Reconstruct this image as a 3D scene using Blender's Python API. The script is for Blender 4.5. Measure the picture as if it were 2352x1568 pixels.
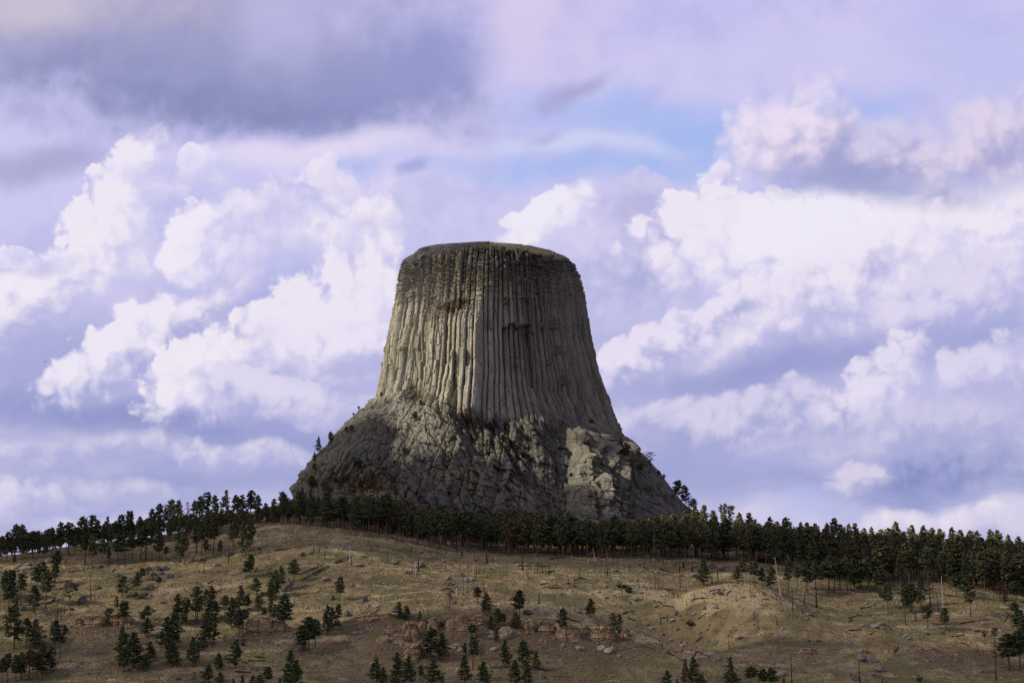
import bpy, math, random
import numpy as np
from mathutils import Vector, Matrix, Euler

for o in list(bpy.data.objects):
    bpy.data.objects.remove(o)
SC = bpy.context.scene
COL = SC.collection
R = math.radians
rnd = random.Random(7)
RS = np.random.RandomState(11)

# ------------------------------------------------------------------ camera
FPX = 2053.0                     # focal length in pixels of a 1024 px wide frame
PITCH = math.atan((760 - 341) / FPX)
K = 4096 / 1024.0
W2 = 2352.0                      # measurements were taken on a 2352 x 1568 copy of the frame
F2 = FPX * W2 / 1024.0
cam_d = bpy.data.cameras.new("camera")
cam_d.sensor_width = 36.0
cam_d.lens = 36.0 * FPX / 1024.0
cam_d.clip_start = 1.0
cam_d.clip_end = 60000.0
cam = bpy.data.objects.new("camera", cam_d)
cam.location = (0, 0, 0)
cam.rotation_euler = (R(90) + PITCH, 0, 0)
COL.objects.link(cam)
SC.camera = cam
CP, SP = math.cos(PITCH), math.sin(PITCH)

def ray(px, py):
    """direction (per unit of world Y) through a point of the 2352 px frame"""
    a = (np.asarray(px, float) - W2 / 2) / F2
    b = (784.0 - np.asarray(py, float)) / F2
    Y = CP - b * SP
    return a / Y, (SP + b * CP) / Y

def proj(X, Y, Z):
    yc = Y * CP + Z * SP
    zc = -Y * SP + Z * CP
    return X / yc * F2 + W2 / 2, 784.0 - zc / yc * F2

# ------------------------------------------------------------------ light
SUN_AZ, SUN_EL = R(75), R(33)    # measured from the camera's side of the tower towards the left
SUN = Vector((-math.sin(SUN_AZ) * math.cos(SUN_EL), -math.cos(SUN_AZ) * math.cos(SUN_EL), math.sin(SUN_EL)))
sun_d = bpy.data.lights.new("sun", 'SUN')
sun_d.energy = 5.0
sun_d.angle = R(0.5)
sun_d.color = (1.0, 0.90, 0.73)
sun = bpy.data.objects.new("sun", sun_d)
sun.rotation_euler = SUN.to_track_quat('Z', 'Y').to_euler()
sun.location = (-500, -500, 900)
COL.objects.link(sun)
SC.view_settings.view_transform = 'Standard'
SC.view_settings.look = 'None'
SC.view_settings.exposure = 0.0
SC.view_settings.gamma = 1.0
SC.view_settings.use_curve_mapping = False
SC.cycles.max_bounces = 4
SC.cycles.diffuse_bounces = 2
SC.cycles.transparent_max_bounces = 16
SC.cycles.use_denoising = False

def lin(r, g, b):
    f = lambda c: (c / 255 / 12.92) if c / 255 <= 0.04045 else ((c / 255 + 0.055) / 1.055) ** 2.4
    return (f(r), f(g), f(b), 1.0)

class NT:
    """small helper for building node trees"""
    def __init__(s, nt):
        s.nt = nt
        s.n = nt.nodes
        s.l = nt.links
    def put(s, sock, v):
        if hasattr(v, 'is_linked') or isinstance(v, bpy.types.NodeSocket):
            s.l.new(v, sock)
        else:
            sock.default_value = v
    def math(s, op, a, b=0.0, c=0.0, clamp=False):
        n = s.n.new('ShaderNodeMath'); n.operation = op; n.use_clamp = clamp
        s.put(n.inputs[0], a); s.put(n.inputs[1], b)
        if op == 'MULTIPLY_ADD': s.put(n.inputs[2], c)
        return n.outputs[0]
    def vmath(s, op, a, b=None, out=0):
        n = s.n.new('ShaderNodeVectorMath'); n.operation = op
        s.put(n.inputs[0], a)
        if b is not None: s.put(n.inputs[1], b)
        return n.outputs[out]
    def scale(s, a, k):
        n = s.n.new('ShaderNodeVectorMath'); n.operation = 'SCALE'
        s.put(n.inputs[0], a); s.put(n.inputs['Scale'], k)
        return n.outputs[0]
    def rng(s, v, a, b, c=0.0, d=1.0, smooth=True):
        n = s.n.new('ShaderNodeMapRange')
        n.interpolation_type = 'SMOOTHSTEP' if smooth else 'LINEAR'
        n.clamp = True
        s.put(n.inputs[0], v); s.put(n.inputs[1], a); s.put(n.inputs[2], b); s.put(n.inputs[3], c); s.put(n.inputs[4], d)
        return n.outputs[0]
    def mix(s, f, a, b, mode='MIX'):
        n = s.n.new('ShaderNodeMix'); n.data_type = 'RGBA'; n.blend_type = mode; n.clamp_factor = True
        s.put(n.inputs[0], f); s.put(n.inputs[6], a); s.put(n.inputs[7], b)
        return n.outputs[2]
    def noise(s, vec, scale, detail=4.0, rough=0.5, dist=0.0, dim='3D', out=0):
        n = s.n.new('ShaderNodeTexNoise'); n.noise_dimensions = dim
        s.put(n.inputs['Vector'], vec); n.inputs['Scale'].default_value = scale
        n.inputs['Detail'].default_value = detail; n.inputs['Roughness'].default_value = rough
        n.inputs['Distortion'].default_value = dist
        return n.outputs[out]
    def mapping(s, vec, loc=(0, 0, 0), rot=(0, 0, 0), scale=(1, 1, 1), kind='POINT'):
        n = s.n.new('ShaderNodeMapping'); n.vector_type = kind
        s.put(n.inputs[0], vec); n.inputs[1].default_value = loc; n.inputs[2].default_value = rot; n.inputs[3].default_value = scale
        return n.outputs[0]
    def ramp(s, f, stops):
        n = s.n.new('ShaderNodeValToRGB'); s.put(n.inputs[0], f)
        e = n.color_ramp.elements
        while len(e) < len(stops): e.new(0.5)
        for i, (p, c) in enumerate(stops):
            e[i].position = p; e[i].color = c if len(c) == 4 else (*c, 1)
        return n.outputs[0]

# ------------------------------------------------------------------ sky (world)
world = bpy.data.worlds.new("World")
SC.world = world
world.use_nodes = True
world.node_tree.nodes.clear()
w = NT(world.node_tree)
gen = w.n.new('ShaderNodeTexCoord').outputs['Generated']
rot = w.n.new('ShaderNodeVectorRotate'); rot.rotation_type = 'X_AXIS'
w.put(rot.inputs['Vector'], gen); rot.inputs['Angle'].default_value = -PITCH
sep = w.n.new('ShaderNodeSeparateXYZ'); w.put(sep.inputs[0], rot.outputs[0])
yy = w.math('MAXIMUM', w.math('ABSOLUTE', sep.outputs[1]), 0.04)
cx = w.math('MULTIPLY_ADD', w.math('DIVIDE', sep.outputs[0], yy), F2 / 100, W2 / 200)
cy = w.math('MULTIPLY_ADD', w.math('DIVIDE', sep.outputs[2], yy), -F2 / 100, 7.84)
cmb = w.n.new('ShaderNodeCombineXYZ'); w.put(cmb.inputs[0], cx); w.put(cmb.inputs[1], cy)
P = cmb.outputs[0]                      # cloud-deck coordinates: 1 unit is about 1.2 degrees of sky, y grows downwards
warp1 = w.scale(w.vmath('SUBTRACT', w.noise(P, 0.42, 1.0, 0.5, dim='2D', out=1), (0.5, 0.5, 0.5)), 0.9)
Pw = w.vmath('MULTIPLY', w.vmath('ADD', P, warp1), (1, 1, 0))
fb1 = w.noise(P, 0.95, 7.0, 0.52, dim='2D')                       # ragged edges
fb2 = w.noise(w.vmath('ADD', P, (0.13, 0.17, 0.0)), 0.95, 4.0, 0.5, dim='2D')
fb3 = w.noise(P, 0.95, 4.0, 0.5, dim='2D')
vo = w.n.new('ShaderNodeTexVoronoi'); vo.feature = 'F1'; vo.voronoi_dimensions = '2D'
wob = w.scale(w.vmath('SUBTRACT', w.noise(P, 2.6, 2.0, 0.5, dim='2D', out=1), (0.5, 0.5, 0.5)), 0.35)
w.put(vo.inputs['Vector'], w.vmath('ADD', Pw, wob)); vo.inputs['Scale'].default_value = 1.5
vo.inputs['Detail'].default_value = 2.6; vo.inputs['Roughness'].default_value = 0.48
vd = vo.outputs['Distance']
edge = w.math('ADD', w.math('MULTIPLY_ADD', fb1, 1.15, -0.575), w.math('MULTIPLY_ADD', vd, 0.52, -0.30))
fsoft = w.math('MULTIPLY_ADD', fb1, 1.2, -0.60)
relief = w.math('SUBTRACT', fb3, fb2)
tone = w.math('MULTIPLY_ADD', relief, -1.3, w.math('MULTIPLY_ADD', vd, 0.62, -0.33))
def cloud(col, x, y, rx, ry, ang, top, bot, opac=1.0, hard=0.3, amp=0.8, shade=(0.25, 0.8), s0=-0.6, s1=0.7, rel=1.2):
    """one cumulus or bank: centre, radii (frame units of the measured copy), tilt, lit colour and shaded colour"""
    g = 1.12 if hard <= 0.35 else 1.0
    q = w.mapping(Pw, (x / 100, y / 100, 0), (0, 0, R(ang)), (rx * g / 100, ry * g / 100, 1), 'TEXTURE')
    dn = w.vmath('DOT_PRODUCT', q, (shade[0], shade[1], 0), out=1)
    m = w.math('MULTIPLY_ADD', edge, amp, w.vmath('LENGTH', q, out=1))
    inner = w.math('MINIMUM', w.math('MULTIPLY_ADD', dn, -0.45, 0.86 - hard), 0.98)          # crisp on the lit side, soft on the shaded side
    f = w.rng(m, inner, 1.10, opac, 0.0)
    c = w.mix(w.rng(w.math('MULTIPLY_ADD', tone, rel, dn), s0, s1), lin(*top), lin(*bot))
    return w.mix(f, col, c)
def patch(col, x, y, rx, ry, ang, c, opac, amp=0.8):
    q = w.mapping(Pw, (x / 100, y / 100, 0), (0, 0, R(ang)), (rx / 100, ry / 100, 1), 'TEXTURE')
    m = w.math('MULTIPLY_ADD', fsoft, amp, w.vmath('LENGTH', q, out=1))
    return w.mix(w.rng(m, 0.1, 1.15, opac, 0.0), col, lin(*c))
# backdrop between the clouds: high thin cloud with blue gaps
vert = w.rng(cy, 0.0, 12.5, 0.0, 1.0, smooth=False)
base = w.ramp(vert, [(0.0, lin(200, 194, 243)), (0.35, lin(208, 204, 245)), (0.62, lin(190, 188, 230)), (1.0, lin(172, 173, 217))])
streak = w.noise(w.vmath('MULTIPLY', Pw, (0.30, 1.0, 0)), 0.9, 4.0, 0.5, dim='2D')
base = w.mix(w.rng(streak, 0.35, 0.7, 0.0, 0.35), base, lin(220, 214, 245))
base = w.mix(w.rng(fb2, 0.42, 0.75, 0.0, 0.4), base, lin(178, 180, 228))
low = w.noise(w.vmath('MULTIPLY', Pw, (0.42, 1.25, 0)), 0.75, 5.0, 0.52, dim='2D')
base = w.mix(w.math('MULTIPLY', w.rng(cy, 8.6, 10.4), w.rng(low, 0.44, 0.66, 0.0, 0.75)), base, lin(217, 210, 235))
base = w.mix(w.math('MULTIPLY', w.rng(cy, 8.6, 10.0), w.rng(low, 0.46, 0.30, 0.0, 0.7)), base, lin(150, 155, 206))

def left_sky(s):
    for a in [(1330, 385, 400, 50, 2), (800, 385, 130, 60, 0), (660, 640, 80, 60, 0), (1300, 330, 200, 60, 0)]:
        s = patch(s, *a, (160, 184, 242), 0.7, 0.5)
    # the big dark cloud
    s = cloud(s, 720, 110, 640, 290, 2, (176, 173, 217), (146, 152, 204), 0.95, 0.8, 0.5, (0.1, 0.7), -0.5, 0.7, 0.4)
    s = cloud(s, 250, 90, 700, 280, 6, (190, 181, 209), (146, 149, 195), 0.97, 0.6, 0.45, (0.1, 0.85), -0.7, 0.6, 0.4)
    s = cloud(s, 620, 205, 640, 130, 5, (158, 160, 204), (132, 138, 186), 0.97, 0.5, 0.4, (0.0, 0.7), -0.5, 0.5, 0.3)
    s = patch(s, 960, 170, 290, 110, -14, (148, 154, 206), 0.85, 0.6)
    s = patch(s, 640, 60, 150, 130, -30, (192, 188, 232), 0.75)
    s = patch(s, 800, 40, 60, 60, -30, (196, 192, 236), 0.6)
    s = patch(s, 70, 10, 260, 90, 0, (210, 200, 216), 0.8)
    s = patch(s, 90, 380, 260, 60, -8, (172, 170, 212), 0.9, 0.7)
    s = patch(s, 720, 345, 420, 45, -3, (232, 222, 246), 0.9, 0.5)
    s = patch(s, 968, 395, 60, 20, -30, (168, 172, 226), 0.85)
    # towers of white cumulus
    s = cloud(s, 700, 560, 420, 170, -12, (230, 222, 247), (200, 197, 238), 0.9, 0.5, 0.9, (0.3, 0.7))
    s = cloud(s, 790, 430, 90, 110, 20, (240, 231, 248), (216, 210, 243), 0.9, 0.4, 0.8, (0.8, 0.4))
    s = cloud(s, 590, 490, 120, 60, -35, (240, 232, 249), (206, 202, 240), 0.9, 0.35, 0.8, (0.5, 0.7))
    s = cloud(s, 830, 560, 120, 90, 0, (243, 236, 248), (214, 208, 242), 0.95, 0.35, 0.8, (0.2, 0.7))
    s = cloud(s, 485, 395, 70, 75, 15, (240, 234, 250), (206, 205, 243), 0.9, 0.3, 0.8, (0.8, 0.5))
    s = cloud(s, 385, 470, 160, 150, 10, (226, 220, 247), (194, 192, 236), 0.85, 0.5, 0.8, (0.7, 0.5))
    s = cloud(s, 305, 430, 92, 150, 18, (243, 236, 249), (214, 208, 243), 0.97, 0.3, 0.65, (0.9, 0.25), -0.3, 1.0, 1.2)
    s = cloud(s, 265, 560, 140, 120, 0, (243, 236, 249), (208, 204, 241), 0.97, 0.22, 0.65, (0.8, 0.35), -0.3, 0.95, 1.2)
    s = cloud(s, 440, 590, 80, 105, 20, (246, 239, 251), (206, 202, 241), 0.95, 0.25, 0.7, (0.8, 0.4), -0.3, 0.9, 1.2)
    s = cloud(s, 130, 655, 210, 100, -22, (244, 237, 248), (204, 200, 238), 0.97, 0.28, 0.8, (0.4, 0.8), -0.3, 0.9, 1.2)
    s = cloud(s, 30, 735, 130, 80, -20, (244, 236, 249), (190, 187, 230), 0.95, 0.3, 0.8, (0.4, 0.8), -0.2, 0.9)
    s = cloud(s, 55, 608, 100, 45, -10, (240, 234, 250), (198, 195, 236), 0.9, 0.3, 0.8, (0.4, 0.8))
    s = cloud(s, 480, 720, 340, 90, -12, (216, 209, 240), (184, 183, 226), 0.85, 0.5, 0.8, (0.3, 0.8))
    # slate blue bands low down
    s = patch(s, 130, 830, 330, 110, -8, (166, 169, 217), 0.85, 0.6)
    s = patch(s, 300, 955, 640, 85, 4, (145, 152, 204), 0.95, 0.5)
    s = patch(s, 850, 1005, 420, 75, 0, (150, 156, 208), 0.9, 0.5)
    s = patch(s, 500, 1100, 640, 60, 0, (156, 161, 211), 0.85, 0.5)
    s = patch(s, 650, 670, 130, 60, -20, (174, 176, 230), 0.7)
    s = cloud(s, 320, 800, 250, 85, -28, (242, 235, 249), (176, 177, 222), 0.97, 0.3, 0.65, (0.2, 0.95), -0.3, 0.8, 1.2)
    s = cloud(s, 790, 745, 250, 140, -24, (242, 235, 248), (216, 210, 241), 0.97, 0.28, 0.6, (0.2, 0.85), -0.2, 0.95, 1.2)
    s = cloud(s, 700, 850, 330, 115, -6, (238, 230, 247), (184, 183, 226), 0.97, 0.35, 0.6, (0.15, 0.9), -0.4, 0.7, 1.2)
    s = cloud(s, 490, 860, 190, 95, -22, (244, 237, 248), (204, 199, 236), 0.97, 0.2, 0.55, (0.4, 0.7), -0.25, 0.9, 1.2)
    s = cloud(s, 620, 915, 190, 62, 14, (226, 219, 242), (178, 177, 223), 0.9, 0.3, 0.6, (0.1, 0.9), -0.2, 0.8)
    s = patch(s, 830, 850, 190, 55, 0, (180, 179, 225), 0.8, 0.6)
    s = cloud(s, 770, 950, 230, 32, -3, (222, 214, 239), (186, 184, 226), 0.9, 0.6, 0.4, (0.1, 0.8))
    s = cloud(s, 180, 1045, 420, 50, 0, (218, 211, 236), (174, 175, 220), 0.85, 0.8, 0.5, (0.1, 0.8))
    s = cloud(s, 560, 1050, 240, 50, 0, (228, 221, 240), (176, 176, 222), 0.9, 0.6, 0.6, (0.1, 0.9))
    s = cloud(s, 270, 1122, 270, 32, 2, (222, 215, 237), (182, 181, 222), 0.85, 0.8, 0.5, (0.1, 0.8))
    s = cloud(s, 0, 1165, 170, 75, 0, (228, 221, 241), (190, 187, 226), 0.85, 0.6, 0.7, (0.1, 0.9))
    return s

def right_sky(s):
    for a in [(1330, 385, 470, 55, 2), (1520, 280, 480, 85, 4), (1640, 345, 200, 90, 0), (1965, 245, 210, 60, -5), (1790, 460, 90, 45, 0)]:
        s = patch(s, *a, (160, 186, 241), 0.72, 0.6)
    s = patch(s, 1330, 330, 330, 30, 3, (208, 216, 247), 0.75, 0.5)
    s = patch(s, 2230, 130, 220, 130, 0, (186, 191, 241), 0.7)
    s = patch(s, 1190, 60, 240, 150, 0, (222, 208, 237), 0.8)
    s = patch(s, 1850, 130, 520, 90, 0, (210, 206, 244), 0.7, 0.5)
    s = patch(s, 1310, 212, 110, 40, -28, (170, 168, 216), 0.85)
    s = patch(s, 1235, 313, 60, 20, -10, (182, 180, 228), 0.7)
    s = cloud(s, 1470, 610, 330, 170, -20, (216, 209, 241), (176, 177, 222), 0.9, 0.5, 0.8, (0.2, 0.8))
    s = cloud(s, 1480, 480, 190, 70, -10, (208, 202, 237), (184, 182, 226), 0.85, 0.5, 0.8, (0.2, 0.8))
    s = cloud(s, 1285, 505, 125, 75, -30, (244, 238, 250), (216, 209, 243), 0.97, 0.25, 0.7, (0.4, 0.8), -0.2, 0.9, 1.7)
    s = cloud(s, 1640, 408, 60, 36, -20, (240, 233, 249), (204, 199, 238), 0.9, 0.3, 0.7)
    s = cloud(s, 1660, 570, 200, 130, -5, (243, 235, 249), (206, 201, 240), 0.95, 0.28, 0.8, (0.3, 0.8), -0.2, 1.0)
    s = cloud(s, 2180, 580, 330, 170, -14, (243, 236, 248), (206, 201, 237), 0.97, 0.35, 0.75, (0.3, 0.8), -0.1, 1.0)
    s = cloud(s, 1910, 560, 260, 130, -8, (244, 238, 250), (230, 222, 246), 0.97, 0.25, 0.7, (0.1, 0.7), 0.1, 1.3)
    # the soft grey cloud in front at the upper right
    s = cloud(s, 2000, 370, 370, 125, 5, (218, 209, 236), (164, 165, 210), 0.97, 0.6, 0.5, (0.1, 0.9), -0.6, 0.6)
    s = cloud(s, 2290, 340, 220, 130, -22, (228, 215, 237), (176, 173, 214), 0.95, 0.6, 0.5, (0.2, 0.85), -0.4, 0.7)
    s = cloud(s, 1820, 325, 215, 130, -22, (240, 226, 245), (182, 179, 220), 0.97, 0.5, 0.5, (0.3, 0.75), -0.3, 0.9)
    s = patch(s, 1960, 430, 270, 60, 8, (160, 163, 210), 0.85, 0.6)
    s = cloud(s, 1860, 690, 470, 115, -24, (242, 233, 248), (188, 186, 228), 0.95, 0.4, 0.7, (0.2, 0.9), -0.2, 0.9)
    s = cloud(s, 1560, 780, 310, 75, -27, (236, 227, 246), (176, 177, 222), 0.95, 0.4, 0.7, (0.2, 0.9), -0.2, 0.7)
    s = cloud(s, 2230, 690, 330, 110, -15, (224, 216, 241), (182, 181, 226), 0.9, 0.5, 0.8, (0.2, 0.9), -0.3, 0.7)
    s = patch(s, 1780, 845, 560, 75, -10, (155, 159, 210), 0.95, 0.5)
    s = patch(s, 2240, 790, 290, 60, -20, (162, 167, 216), 0.85, 0.6)
    s = cloud(s, 1700, 985, 560, 95, -6, (216, 210, 236), (170, 171, 217), 0.95, 0.45, 0.7, (0.1, 0.9), -0.4, 0.6)
    s = cloud(s, 2040, 880, 180, 95, -38, (234, 226, 245), (188, 186, 228), 0.92, 0.4, 1.0, (0.3, 0.8), -0.2, 0.9)
    s = cloud(s, 2270, 850, 200, 80, -25, (226, 218, 241), (184, 182, 225), 0.88, 0.45, 1.0, (0.3, 0.8), -0.3, 0.8)
    s = cloud(s, 2170, 980, 380, 90, -5, (206, 201, 231), (170, 172, 216), 0.9, 0.7, 0.6, (0.1, 0.9), -0.5, 0.6)
    s = patch(s, 1630, 1090, 400, 80, 0, (156, 162, 212), 0.85, 0.5)
    s = cloud(s, 2160, 1085, 380, 95, -6, (166, 169, 215), (131, 142, 195), 0.97, 0.6, 0.4, (0.05, 0.9), -0.5, 0.6)
    s = cloud(s, 1960, 1112, 95, 62, 0, (222, 212, 235), (174, 175, 216), 0.9, 0.45, 0.7, (0.2, 0.9), -0.2, 0.8)
    s = cloud(s, 2200, 1205, 380, 48, -5, (233, 226, 240), (214, 207, 233), 0.97, 0.5, 0.5, (0.1, 0.6))
    s = patch(s, 1850, 1165, 110, 60, 0, (186, 189, 233), 0.8)
    return s

def backdrop(col):
    b = w.n.new('ShaderNodeBackground'); w.put(b.inputs[0], col); b.inputs[1].default_value = 1.0
    return b.outputs[0]
def mixsh(f, a, b):
    m = w.n.new('ShaderNodeMixShader'); w.put(m.inputs[0], f); w.put(m.inputs[1], a); w.put(m.inputs[2], b)
    return m.outputs[0]
side = w.rng(cx, 10.6, 11.9)
lr = mixsh(side, backdrop(left_sky(base)), backdrop(right_sky(base)))
# away from this bank of cloud: the same pale broken overcast all round
plain = w.mix(w.rng(w.noise(gen, 2.2, 3.0), 0.35, 0.7), lin(132, 134, 176), lin(196, 190, 214))
inx = w.math('MULTIPLY', w.rng(cx, -5.0, -1.0), w.rng(cx, 29.0, 25.0))
iny = w.math('MULTIPLY', w.rng(cy, -6.0, -1.0), w.rng(sep.outputs[1], 0.05, 0.2))
near = w.math('MULTIPLY', inx, iny)
nis = w.n.new('ShaderNodeTexSky'); nis.sky_type = 'NISHITA'; nis.sun_disc = False
nis.sun_elevation = SUN_EL; nis.sun_rotation = math.atan2(SUN.x, SUN.y)
bg1 = w.n.new('ShaderNodeBackground'); w.put(bg1.inputs[0], nis.outputs[0]); bg1.inputs[1].default_value = 0.09
top = mixsh(0.94, bg1.outputs[0], mixsh(near, backdrop(plain), lr))
wo = w.n.new('ShaderNodeOutputWorld'); w.put(wo.inputs[0], top)
world.cycles.sampling_method = 'MANUAL'
world.cycles.sample_map_resolution = 512

# ------------------------------------------------------------------ numeric helpers
def hsh(ix, iy, seed):
    h = (np.asarray(ix).astype(np.int64) * 374761393 + np.asarray(iy).astype(np.int64) * 668265263 + seed * 974711) & 0xFFFFFFFF
    h = ((h ^ (h >> 13)) * 1274126177) & 0xFFFFFFFF
    h = ((h ^ (h >> 15)) * 2246822519) & 0xFFFFFFFF
    return ((h ^ (h >> 16)) & 0xFFFFFF) / float(0x1000000)
def vnoise(x, y, seed=0):
    x = np.asarray(x, float); y = np.asarray(y, float)
    ix = np.floor(x); iy = np.floor(y)
    fx = x - ix; fy = y - iy
    fx = fx * fx * fx * (fx * (fx * 6 - 15) + 10); fy = fy * fy * fy * (fy * (fy * 6 - 15) + 10)
    a = hsh(ix, iy, seed); b = hsh(ix + 1, iy, seed); c = hsh(ix, iy + 1, seed); d = hsh(ix + 1, iy + 1, seed)
    return (a + (b - a) * fx) * (1 - fy) + (c + (d - c) * fx) * fy
def fbm(x, y, seed=0, octv=4, gain=0.5):
    s = 0.0; a = 1.0; t = 0.0
    for k in range(octv):
        s = s + a * (vnoise(x * 2 ** k + 17.3 * k, y * 2 ** k - 9.1 * k, seed + k) - 0.5)
        t += a; a *= gain
    return s / t * 2.0
def voronoi(x, y, seed=0, jit=0.9):
    ix = np.floor(x); iy = np.floor(y)
    f1 = np.full(np.shape(x), 9.0); f2 = np.full(np.shape(x), 9.0); cid = np.zeros(np.shape(x))
    dx1 = np.zeros(np.shape(x)); dy1 = np.zeros(np.shape(x))
    for i in (-1, 0, 1):
        for j in (-1, 0, 1):
            cx_, cy_ = ix + i, iy + j
            ddx = cx_ + 0.5 + jit * (hsh(cx_, cy_, seed) - 0.5) - x
            ddy = cy_ + 0.5 + jit * (hsh(cx_, cy_, seed + 1) - 0.5) - y
            d = np.sqrt(ddx * ddx + ddy * ddy)
            cl = d < f1
            f2 = np.where(cl, f1, np.minimum(f2, d))
            dx1 = np.where(cl, ddx, dx1); dy1 = np.where(cl, ddy, dy1)
            cid = np.where(cl, hsh(cx_, cy_, seed + 2), cid)
            f1 = np.where(cl, d, f1)
    return f1, f2, cid, dx1, dy1
def sst(x, a, b):
    t = np.clip((x - a) / (b - a), 0, 1)
    return t * t * (3 - 2 * t)

def mesh_np(name, V, F, mat=None, smooth=False, attrs=None, mats=None, midx=None):
    V = np.asarray(V, np.float32); F = np.asarray(F, np.int32)
    me = bpy.data.meshes.new(name)
    n = F.shape[1]
    me.vertices.add(len(V)); me.vertices.foreach_set('co', V.ravel())
    me.loops.add(F.size); me.loops.foreach_set('vertex_index', F.ravel())
    me.polygons.add(len(F))
    me.polygons.foreach_set('loop_start', np.arange(0, F.size, n, dtype=np.int32))
    if smooth is not None:
        me.polygons.foreach_set('use_smooth', np.full(len(F), bool(smooth)))
    for m in (mats or ([mat] if mat else [])): me.materials.append(m)
    if midx is not None: me.polygons.foreach_set('material_index', np.asarray(midx, np.int32))
    for k, v in (attrs or {}).items():
        at = me.attributes.new(k, 'FLOAT', 'POINT'); at.data.foreach_set('value', np.asarray(v, np.float32).ravel())
    me.update(calc_edges=True)
    me.validate()
    return me
def obj(name, me, parent=None, loc=None, rz=None, sc=None):
    o = bpy.data.objects.new(name, me); COL.objects.link(o)
    if parent is not None: o.parent = parent
    if loc is not None: o.location = loc
    if rz is not None: o.rotation_euler = (0, 0, rz)
    if sc is not None: o.scale = sc
    return o
def tag(o, label=None, cat=None, group=None, kind=None):
    if label: o['label'] = label
    if cat: o['category'] = cat
    if group: o['group'] = group
    if kind: o['kind'] = kind
    return o
def grid_faces(nr, nc):
    i = np.arange(nr * nc).reshape(nr, nc)
    return np.stack([i[:-1, :-1], i[:-1, 1:], i[1:, 1:], i[1:, :-1]], -1).reshape(-1, 4)

# ------------------------------------------------------------------ materials
def material(name, build):
    m = bpy.data.materials.new(name); m.use_nodes = True
    m.node_tree.nodes.clear()
    t = NT(m.node_tree)
    b = t.n.new('ShaderNodeBsdfPrincipled'); b.inputs['Roughness'].default_value = 0.9
    b.inputs['Specular IOR Level'].default_value = 0.12
    o = t.n.new('ShaderNodeOutputMaterial'); t.l.new(b.outputs[0], o.inputs[0])
    build(t, b)
    return m
def oc(t): return t.n.new('ShaderNodeTexCoord').outputs['Object']
def att(t, nm):
    n = t.n.new('ShaderNodeAttribute'); n.attribute_name = nm; return n.outputs['Fac']
def orand(t): return t.n.new('ShaderNodeObjectInfo').outputs['Random']
def bump(t, b, h, strength, dist):
    n = t.n.new('ShaderNodeBump'); n.inputs['Strength'].default_value = strength; n.inputs['Distance'].default_value = dist
    t.put(n.inputs['Height'], h); t.l.new(n.outputs[0], b.inputs['Normal'])

def b_ground(t, b):
    c = oc(t)
    big = t.noise(c, 0.022, 5.0, 0.6)
    mid = t.noise(c, 0.11, 6.0, 0.62)
    fine = t.noise(t.vmath('MULTIPLY', c, (1.0, 0.55, 1.0)), 0.9, 5.0, 0.65)
    grass = t.ramp(mid, [(0.3, (0.115, 0.086, 0.042)), (0.45, (0.215, 0.165, 0.082)), (0.58, (0.295, 0.232, 0.120)), (0.75, (0.40, 0.33, 0.19))])
    grass = t.mix(t.rng(big, 0.46, 0.60, 0.0, 0.75), grass, (0.135, 0.130, 0.055, 1))
    soilc = t.ramp(fine, [(0.3, (0.105, 0.074, 0.044)), (0.7, (0.22, 0.155, 0.095))])
    s = t.math('ADD', att(t, 'soil'), t.math('MULTIPLY_ADD', mid, 1.9, -0.98))
    col = t.mix(t.rng(s, 0.15, 0.75, 0.0, 0.85), grass, soilc)
    red = t.math('MULTIPLY', t.rng(t.noise(c, 0.035, 4.0, 0.6), 0.56, 0.70), t.rng(mid, 0.45, 0.6, 0.3, 0.8))
    col = t.mix(t.math('MULTIPLY', red, 0.8), col, (0.20, 0.105, 0.060, 1))
    st = t.math('ADD', att(t, 'straw'), t.math('MULTIPLY_ADD', fine, 1.2, -0.6))
    col = t.mix(t.rng(st, 0.25, 0.9, 0.0, 0.8), col, (0.46, 0.375, 0.215, 1))
    col = t.mix(t.rng(fine, 0.3, 0.7, 0.45, 0.0), col, t.mix(0.5, col, (0.03, 0.026, 0.018, 1)))
    sp = t.noise(c, 2.2, 3.0, 0.6)
    col = t.mix(t.rng(sp, 0.62, 0.72, 0.0, 0.55), col, (0.30, 0.25, 0.18, 1))
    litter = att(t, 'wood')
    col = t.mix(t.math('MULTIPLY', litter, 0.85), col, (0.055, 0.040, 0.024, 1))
    t.put(b.inputs['Base Color'], col)
    bump(t, b, t.math('MULTIPLY_ADD', fine, 0.9, t.math('MULTIPLY', sp, 0.5)), 0.9, 0.9)
M_ground = material('dry_hillside', b_ground)

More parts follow.
